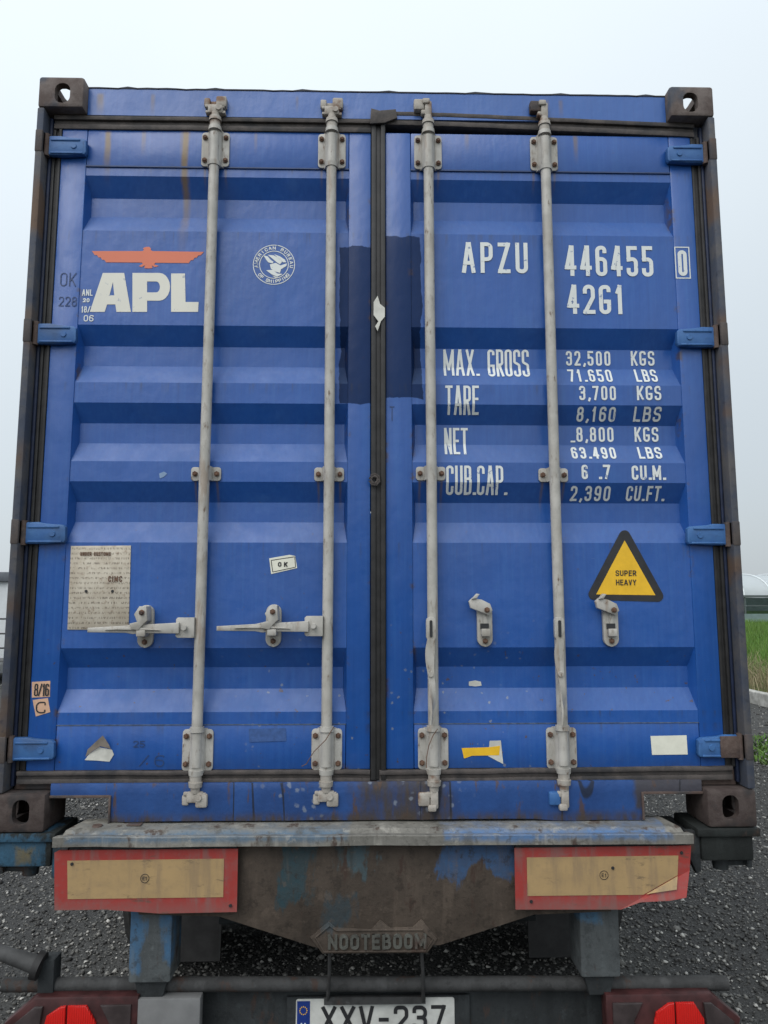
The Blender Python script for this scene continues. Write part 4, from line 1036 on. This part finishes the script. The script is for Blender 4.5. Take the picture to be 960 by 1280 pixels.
def sheet3(pts, th):
    b_ = NB(); a = [b_.verts.new(p) for p in pts]; c = [b_.verts.new((p[0], p[1]+th, p[2])) for p in pts]; n_ = len(pts)
    f_ = [b_.faces.new(a), b_.faces.new(c[::-1])]+[b_.faces.new((a[i], c[i], c[(i+1) % n_], a[(i+1) % n_])) for i in range(n_)]
    bmesh.ops.recalc_face_normals(b_, faces=f_); return b_
def pts_at(P, Y): return [tuple(W(x, y, Y)) for x, y in P]
def merge(a, b_):
    me = mesh_of(b_, 'm'); a.from_mesh(me); bpy.data.meshes.remove(me); return a
def emark(px_, py_, par, Y):
    b_ = NB(); c = W(px_, py_, Y); r = W(px_+5.2, py_, Y).x-c.x
    tube(b_, [(c.x+r*math.cos(k*math.pi/12), Y, c.z+r*math.sin(k*math.pi/12)) for k in range(25)], .0009, 4)
    obj('approval_mark', b_, M_STBLK, par, smooth=False)
    b_ = NB(); text_bm(b_, 'E1', r*1.1, r*.8, .0016, lambda u, v, k: (c.x-r*.55+u, Y-.0002-k*.0003, c.z-r*.4+v), .3); obj('lettering', face_cam(b_), M_STBLK, par, smooth=False)
b = sheet3(pts_at([(68, 1066), (74, 1063), (297.5, 1061), (296, 1140), (200, 1142), (130, 1137), (68, 1138)], YBd), .005); mb1 = obj('marker_board', b, M_RED, tr, smooth=False)
b = sheet3(pts_at([(84, 1076), (280, 1073.5), (279, 1121.5), (84.5, 1124)], YBd-.0015), .0014); obj('reflective_sheet', b, M_AMB, mb1, smooth=False); emark(181, 1098, mb1, YBd-.0022)
b = sheet3(pts_at([(643, 1060), (864, 1057), (862, 1088), (776, 1137), (644.5, 1137)], YBd), .005)
fl = [tuple(W(862, 1088, YBd)), tuple(W(858, 1122, YBd-.018)), tuple(W(838, 1126, YBd-.016)), tuple(W(800, 1128, YBd-.010)), tuple(W(776, 1137, YBd))]
merge(b, sheet3(fl, .005)); mb2 = obj('marker_board', b, M_RED, tr, smooth=False); mb2['label'] = 'red and amber marker board with a bent lower corner'
b = sheet3(pts_at([(658.5, 1072), (848, 1069.5), (847, 1094), (804, 1118.5), (659.5, 1120)], YBd-.0015), .0014)
q0 = W(847, 1095, YBd-.0035); merge(b, sheet3([tuple(W(847, 1095.5, YBd-.005)), tuple(W(846, 1112, YBd-.0165)), tuple(W(818, 1116, YBd-.0135)), tuple(W(808, 1118, YBd-.006))], .002))
obj('reflective_sheet', b, M_AMB, mb2, smooth=False); emark(755, 1094, mb2, YBd-.0022)
for (x, y, par) in ((90, 1080, mb1), (288, 1132, mb1), (664, 1127, mb2), (766, 1085, mb2), (852, 1066, mb2)):
    p = W(x, y, YBd-.002); obj('rivet', None, None, par, shared=RIV, loc=p)
b = NB(); box(b, -.97, -.44, YBd+.006, -.03, .93, .97, .003); box(b, .42, .94, YBd+.006, -.03, .93, .97, .003)
me_ = mesh_of(b, 'x'); bpy.data.meshes.remove(me_)
for xa, xb in ((-.95, -.44), (.42, .92)):
    b = NB(); box(b, xa, xb, YBd+.0055, -.02, .935, 1.085, .004); obj('board_bracket', b, M_CHAS, tr)

# posts, underrun bar, boxes
for xa, xb, z0 in ((-.776, -.645, .655), (.630, .756, .655)):
    b = NB(); box(b, xa, xb, .0, .13, z0, .985, .008); obj('bumper_post', b, M_TPOST, tr)
    b = NB(); prism(b, [(xa+.005, z0+.03), (xb-.005, z0+.03), (xb-.03, z0-.06), (xa+.03, z0-.06)], .02, .125, .004); obj('post_gusset', b, M_CHAS, tr)
b = NB(); cyl(b, (-1.18, .06, .629), (1.115, .06, .607), .0215, None, 18); obj('underrun_bar', b, M_BARR, tr)
b = NB(); box(b, -.752, -.553, .008, .05, .36, .6065, .004); obj('grey_plate', b, plain('grey_painted_plate', (.15, .15, .15), .6, .15, 14), tr)
b = NB(); box(b, -1.02, 1.0, .105, .16, .36, .585, .005); obj('lamp_carrier', b, M_CHAS, tr)  # dark panel behind the licence plate, also added to block light under the trailer
b = NB(); cyl(b, (-.42, .95, .80), (.42, .95, .80), .14, None, 24); obj('added_air_tank', b, M_CHAS, tr)  # tank added to block light and darken the underside
# rear lamps
M_LENS = NT('red_lamp_lens', .15, 0, .6); M_LENS.col((.50, .010, .007)); M_LENS.bump(M_LENS.ma('SINE', M_LENS.ma('MULTIPLY', M_LENS.xyz()['X'], 900.0)), .5, .002); M_LENS.b.inputs['Coat Weight'].default_value = .6
M_HOUS = plain('maroon_lamp_body', (.050, .016, .016), .45, .45, 20); M_SMOKE = plain('dark_lamp_lens', (.045, .035, .035), .2, .3, 20)
def lamp(sx, x_in, x_out, zt):
    """rear lamp cluster: housing with slanted outer end, clear sections and triangular reflector"""
    zb_ = zt-.17; s = 1 if x_out > x_in else -1
    b_ = NB(); prism(b_, [(x_in, zt), (x_out-s*.045, zt), (x_out+s*.045, zt-.075), (x_out+s*.02, zb_), (x_in, zb_)], .005, .055, .008); l = obj('rear_lamp', b_, M_HOUS, tr)
    b_ = NB(); prism(b_, [(x_in+s*.02, zt-.022), (x_in+s*.115, zt-.022), (x_in+s*.085, zt-.075), (x_in+s*.12, zt-.15), (x_in+s*.02, zt-.15)], -.004, .006, .004); obj('lamp_lens', b_, M_SMOKE, l)
    xm = x_in+s*.215
    for q in ([(xm-.085, zt-.15), (xm-.06, zt-.05), (xm-.02, zt-.024), (xm-.002, zt-.022), (xm-.002, zt-.15)], [(xm+.002, zt-.15), (xm+.002, zt-.022), (xm+.06, zt-.022), (xm+.09, zt-.07), (xm+.095, zt-.15)]):
        b_ = NB(); prism(b_, q, -.006, .006, .004); obj('red_lens', b_, M_LENS.m, l)
    b_ = NB(); prism(b_, [(x_out-s*.075, zt-.024), (x_out-s*.05, zt-.024), (x_out+s*.02, zt-.08), (x_out+s*.005, zt-.15), (x_out-s*.06, zt-.15)], -.004, .006, .004); obj('lamp_lens', b_, M_SMOKE, l)
lamp(-1, -.742, -1.105, .617); lamp(1, .705, 1.085, .604)
# licence plate with wire guard above it
YP = .085
pa_, pb_ = W(370, 1249, YP), W(568, 1249, YP); zt_ = pa_.z; x0_, x1_ = pa_.x, pb_.x
b = NB(); prism(b, rrect(x0_, x1_, zt_-.112, zt_, .008, 4), YP, YP+.003, .0008); lp = obj('licence_plate', b, plain('white_plate_sheet', (.50, .50, .47), .5, .2, 12), tr)
b = NB(); prism(b, [(x0_+.004, zt_-.106), (x0_+.045, zt_-.106), (x0_+.045, zt_-.006), (x0_+.004, zt_-.006)], YP-.0006, YP-.0001); obj('blue_band', b, plain('blue_plate_band', (.012, .035, .19), .4, .15), lp)
b = NB(); text_bm(b, 'H', .016, .022, .0045, lambda u, v, k: (x0_+.016+u, YP-.0010-k*.0003, zt_-.092+v), .2); obj('lettering', face_cam(b), M_WHITE, lp, smooth=False)
b = NB(); cx2, cz2 = x0_+.024, zt_-.034
for k in range(12):
    a = k*math.pi/6; fill_bm(b, [[(cx2+.0115*math.cos(a)+.0022*math.cos(j*2*math.pi/5+1.57), cz2+.0115*math.sin(a)+.0022*math.sin(j*2*math.pi/5+1.57)) for j in range(5)]], lambda u, v, q: (u, YP-.0010, v))
obj('star_ring', face_cam(b), M_YELLOW, lp, smooth=False)
ta, tb = W(402, 1258, YP), W(557, 1258, YP); b = NB()
text_bm(b, 'XXV-237', tb.x-ta.x, .076, .0115, lambda u, v, k: (ta.x+u, YP-.0008-k*.0004, ta.z-.076+v), .28, step=.02); obj('lettering', face_cam(b), M_STBLK, lp, smooth=False)
b = NB(); box(b, x0_-.03, x1_+.05, YP+.004, YP+.018, zt_-.14, zt_+.004, .003); obj('plate_holder', b, M_CHAS, tr)
b = NB()
for a_, c_ in (((412, 1185), (409.5, 1250)), ((526.5, 1185), (529, 1252))): tube(b, [W(*a_, -.016), W((a_[0]+c_[0])/2+1, 1216, .0), W(*c_, .07)], .0055, 8)
merge(b, sheet3([tuple(W(405, 1247, .066)), tuple(W(532, 1246, .066)), tuple(W(532, 1255, .066)), tuple(W(405, 1256.5, .066))], .012)); obj('wire_guard', b, M_BARR, tr)

# corner twist-lock outriggers
for sx in (-1, 1):
    b = NB(); box(b, min(sx*1.205, sx*1.035), max(sx*1.205, sx*1.035), .012, .20, .995, 1.0975, .006)
    box(b, min(sx*1.225, sx*1.02), max(sx*1.225, sx*1.02), .0, .19, 1.072, 1.0985, .004)
    t_ = obj('twist_lock', b, M_TWIST, tr)
    b = NB(); cyl(b, (sx*1.12, .07, .995), (sx*1.12, .07, .955), .028, .024, 12)
    box(b, min(sx*1.12, sx*1.205), max(sx*1.12, sx*1.205), .05, .08, .968, .984, .004); box(b, min(sx*1.19, sx*1.207), max(sx*1.19, sx*1.207), .03, .08, .968, 1.0, .004); obj('lock_handle', b, M_CHAS, t_)
    b = NB(); prism(b, [(sx*1.035, 1.085), (sx*.99, 1.085), (sx*.985, 1.04), (sx*1.02, .955), (sx*1.035, .96)], .02, .05, .003); obj('gusset', b, M_CHAS, tr)
b = NB(); box(b, -1.04, 1.04, .10, .26, .955, 1.07, .006); obj('rear_bolster', b, M_CHAS, tr)
for sx in (-1, 1):
    b = NB(); box(b, sx*.48-.07, sx*.48+.07, .26, 12.4, 1.045, 1.068, .003); box(b, sx*.48-.008, sx*.48+.008, .26, 12.4, .74, 1.045, .002); box(b, sx*.48-.07, sx*.48+.07, .26, 12.4, .72, .74, .003); obj('chassis_rail', b, M_CHAS, tr)
for y in (.75, 2.45, 3.76, 6.5, 8.7, 11.5):
    xc = .95 if y < 1 else 1.15; b = NB(); box(b, -xc, xc, y-.05, y+.05, .95, 1.06, .004); obj('chassis_crossbeam', b, M_CHAS, tr)
M_TYRE = plain('dusty_tyre_rubber', (.026, .025, .024), .85, .4, 30); M_RIM = plain('grey_steel_rim', (.22, .22, .21), .5, .3, 20)
def lathe(bm_, prof_, x, y, z, seg=40):
    rr = [[bm_.verts.new((x+a, y+r*math.cos(2*math.pi*k/seg), z+r*math.sin(2*math.pi*k/seg))) for k in range(seg)] for a, r in prof_]
    fs_ = []
    for r0, r1 in zip(rr, rr[1:]):
        for k in range(seg): fs_.append(bm_.faces.new((r0[k], r0[(k+1) % seg], r1[(k+1) % seg], r1[k])))
    bmesh.ops.recalc_face_normals(bm_, faces=fs_); return bm_
for y in (1.80, 3.11, 4.42):
    b = NB(); cyl(b, (-.95, y, .52), (.95, y, .52), .065, None, 16); obj('axle', b, M_CHAS, tr)
    for sx in (-1, 1):
        xw = sx*1.04; b = NB()
        lathe(b, [(-.15, .30), (-.185, .36), (-.19, .44), (-.165, .505), (-.13, .53), (-.09, .532), (-.085, .52), (-.075, .532), (0, .533), (.075, .532), (.085, .52), (.09, .532), (.13, .53), (.165, .505), (.19, .44), (.185, .36), (.15, .30)], xw, y, .525)
        wh = obj('wheel', b, M_TYRE, tr)
        b = NB(); lathe(b, [(-sx*.15, .30), (sx*.15, .302), (sx*.14, .28), (sx*.06, .26), (sx*.05, .16), (sx*.12, .14), (sx*.12, .02)], xw, y, .525, 32); obj('rim', b, M_RIM, wh)
for sx in (-1, 1):      # mud flaps behind the last wheels, added to darken the view under the trailer
    b = NB(); n_ = 8
    pr = [(1.14+.02*math.sin(i*.5), .98-i*.095) for i in range(n_+1)]
    extr_x(b, pr+[(p_[0]+.012, p_[1]) for p_ in pr[::-1]], min(sx*.70, sx*1.05), max(sx*.70, sx*1.05)); obj('added_mud_flap', b, M_GASK, tr)
    b = NB(); box(b, min(sx*.56, sx*1.05), max(sx*.56, sx*1.05), 1.13, 1.17, .96, 1.04, .004); obj('added_mud_flap_bracket', b, M_CHAS, tr)
for sx in (-1, 1):      # legs under the front half
    b = NB(); box(b, sx*.8-.07, sx*.8+.07, 9.6, 9.74, .15, 1.0, .008); box(b, sx*.8-.13, sx*.8+.13, 9.5, 9.84, .02, .17, .01); obj('landing_leg', b, M_CHAS, tr)
# rubber position-lamp arm at the left edge
b = NB(); p0, p1 = W(-45, 1176, .02), W(46, 1206, .02); tube(b, [p0, p0.lerp(p1, .6), p1], [.017, .022, .027], 16); am = obj('lamp_arm', b, plain('grey_rubber', (.05, .05, .05), .7, .3, 20), tr)
b = NB(); dr = (p1-p0).normalized(); cyl(b, p1-dr*.004, p1+dr*.016, .042, .040, 20); obj('arm_flange', b, M_GASK, am)
b = NB(); box(b, p1.x-.0, p1.x+.05, .03, .09, .60, p1.z+.01, .005); obj('arm_bracket', b, M_CHAS, am)

# ================================================================== SITE OFFICE ON THE LEFT
cab = thing('site_office', (-11.6, 17.25, 0), 'white portable site office with dark grey roof edge behind the container', 'building')
M_WALL = plain('white_wall_panel', (.55, .57, .58), .5, .06, 6); M_ROOFE = plain('grey_roof_trim', (.10, .11, .125), .6, .15, 10)
CX0, CX1, CY0, CY1 = -15.0, -8.2, 16.0, 18.5
b = NB(); box(b, CX0, CX1, CY0, CY1, .22, 2.45); obj('wall_core', b, M_WALL, cab)
pan = NB(); box(pan, .0, .58, -.02, 0, .25, 2.40, .008); pan_me = mesh_of(pan, 'wall_panel'); pan_me.materials.append(M_WALL)
winx = (-10.6, -9.12)
for i in range(11):
    x = CX0+.05+i*.61
    if x+.6 > winx[0]-.0 and x < winx[1]: continue
    obj('wall_panel', None, None, cab, shared=pan_me, loc=(x, CY0, 0))
b = NB(); box(b, CX0-.10, CX1+.10, CY0-.12, CY1+.1, 2.41, 2.64, .02); obj('roof', b, M_ROOFE, cab)
for sgn, xx in ((-1, CX0), (1, CX1)):
    b = NB(); box(b, xx-.06, xx+.06, CY0-.05, CY0+.05, .1, 2.42, .01); obj('corner_post', b, M_ROOFE, cab)
b = NB(); wx0, wx1, wz0, wz1 = winx[0], winx[1], .95, 2.15
for q in ((wx0, wx1, wz0, wz0+.09), (wx0, wx1, wz1-.09, wz1), (wx0, wx0+.09, wz0+.09, wz1-.09), (wx1-.09, wx1, wz0+.09, wz1-.09), ((wx0+wx1)/2-.04, (wx0+wx1)/2+.04, wz0+.09, wz1-.09)):
    box(b, q[0], q[1], CY0-.06, CY0-.001, q[2], q[3], .006)
wf = obj('window', b, plain('white_window_frame', (.68, .70, .71), .4, .05), cab)
mgl = NT('dark_window_glass', .08, 0, .6); mgl.col((.02, .025, .03))
for q in ((wx0+.09, (wx0+wx1)/2-.04), ((wx0+wx1)/2+.04, wx1-.09)):
    b = NB(); box(b, q[0], q[1], CY0-.03, CY0-.012, wz0+.09, wz1-.09); obj('pane', b, mgl.m, wf)
for zz in (.93,):
    b = NB(); box(b, wx0-.05, wx1+.05, CY0-.10, CY0-.02, zz-.03, zz+.02, .004); obj('window_sill', b, M_WALL, cab)
M_RAIL = plain('dark_railing_steel', (.035, .037, .04), .5, .2)
st = thing('entrance_steps', (-9.4, 14.6, 0), 'dark steel steps with tube railing in front of the site office', 'steps')
for i in range(3):
    b = NB(); box(b, -10.4, -9.5, 14.9-.28*(2-i)-.0, 15.17-.28*(2-i), .16*(i+1)-.03, .16*(i+1), .004); obj('tread', b, M_RAIL, st)
b = NB(); box(b, -10.4, -8.0, 15.2, 15.9, .53, .58, .006); obj('landing', b, plain('grey_grating', (.12, .12, .12), .7, .2), st)
for zz in (.85, 1.18, 1.52):
    b = NB(); tube(b, [(-9.5, 15.22, zz), (-8.05, 15.22, zz)], .02, 8); obj('rail', b, M_RAIL, st)
for zz in (.35, .72, 1.05): 
    b = NB(); tube(b, [(-9.5, 15.2, zz+.45), (-9.5, 14.3, zz)], .018, 8); obj('rail', b, M_RAIL, st)
for x, y, z0, z1 in ((-9.5, 15.22, 0, 1.54), (-8.75, 15.22, 0, 1.54), (-8.05, 15.22, 0, 1.54), (-9.5, 14.3, 0, 1.07)):
    b = NB(); tube(b, [(x, y, z0), (x, y, z1)], .022, 8); obj('post', b, M_RAIL, st)

# ================================================================== GREENHOUSE BEYOND THE FIELD
gh = thing('greenhouse', (42, 57, .5), 'pale plastic tunnel greenhouse with grey-green base wall across the grass', 'greenhouse')
mp = NT('milky_greenhouse_film', .35, 0, .5); mp.col(mp.mix(mp.noise(.8, 4), (.50, .54, .56), (.62, .65, .67))); mp.b.inputs['Transmission Weight'].default_value = .35; mp.b.inputs['IOR'].default_value = 1.05
M_GPIPE = plain('white_hoop_pipe', (.62, .65, .66), .4, .1); M_GBASE = plain('grey_green_base_panel', (.15, .21, .20), .6, .15, 3); M_GFR = plain('dark_gutter', (.09, .11, .11), .6, .15)
GX0, GX1, GY0, GY1, GZ, EA, CRH = 14.0, 70.0, 52.5, 61.5, .5, 2.5, 4.25
def hp(t): a = math.pi*t; return (GY0+(GY1-GY0)*(1-math.cos(a))/2, EA+(CRH-EA)*math.sin(a))
b = NB(); K = 16; xsn = 28
vv = [[b.verts.new((GX0+(GX1-GX0)*i/xsn, hp(k/K)[0], hp(k/K)[1]+.03-(.04 if i % 2 else 0))) for k in range(K+1)] for i in range(xsn+1)]
for i in range(xsn):
    for k in range(K): b.faces.new((vv[i][k], vv[i+1][k], vv[i+1][k+1], vv[i][k+1]))
obj('film_cover', b, mp.m, gh, ang=60)
hb = NB(); tube(hb, [(0, hp(k/K)[0]-GY0, hp(k/K)[1]+.07) for k in range(K+1)], .05, 6); h_me = mesh_of(hb, 'hoop'); h_me.materials.append(M_GPIPE)
pb2 = NB(); box(pb2, -.04, .04, -.04, .04, GZ-.3, EA); p_me = mesh_of(pb2, 'side_post'); p_me.materials.append(M_GFR)
for i in range(29):
    x = GX0+(GX1-GX0)*i/28; obj('hoop', None, None, gh, shared=h_me, loc=(x, GY0, 0)); obj('side_post', None, None, gh, shared=p_me, loc=(x, GY0, 0))
b = NB(); box(b, GX0, GX1, GY0-.10, GY0+.10, EA-.06, EA+.10, .02); obj('gutter', b, M_GFR, gh)
b = NB(); box(b, GX0, GX1, GY0-.06, GY0-.02, GZ-.3, GZ+.72); obj('base_panel', b, M_GBASE, gh)
b = NB(); box(b, GX0, GX1, GY0-.05, GY0+.05, 1.78, 1.84); obj('vent_rail', b, M_GFR, gh)
b = NB(); box(b, GX0, GX1, GY1-.03, GY1+.03, GZ-.3, EA); obj('back_wall', b, M_GBASE, gh)
b = NB(); box(b, GX0+.1, GX1-.1, GY0+1.2, GY1-1.2, GZ-.3, GZ+.9, .2); obj('crop_bed', b, plain('crop_foliage', (.03, .07, .02), .8, .5, 4), gh)
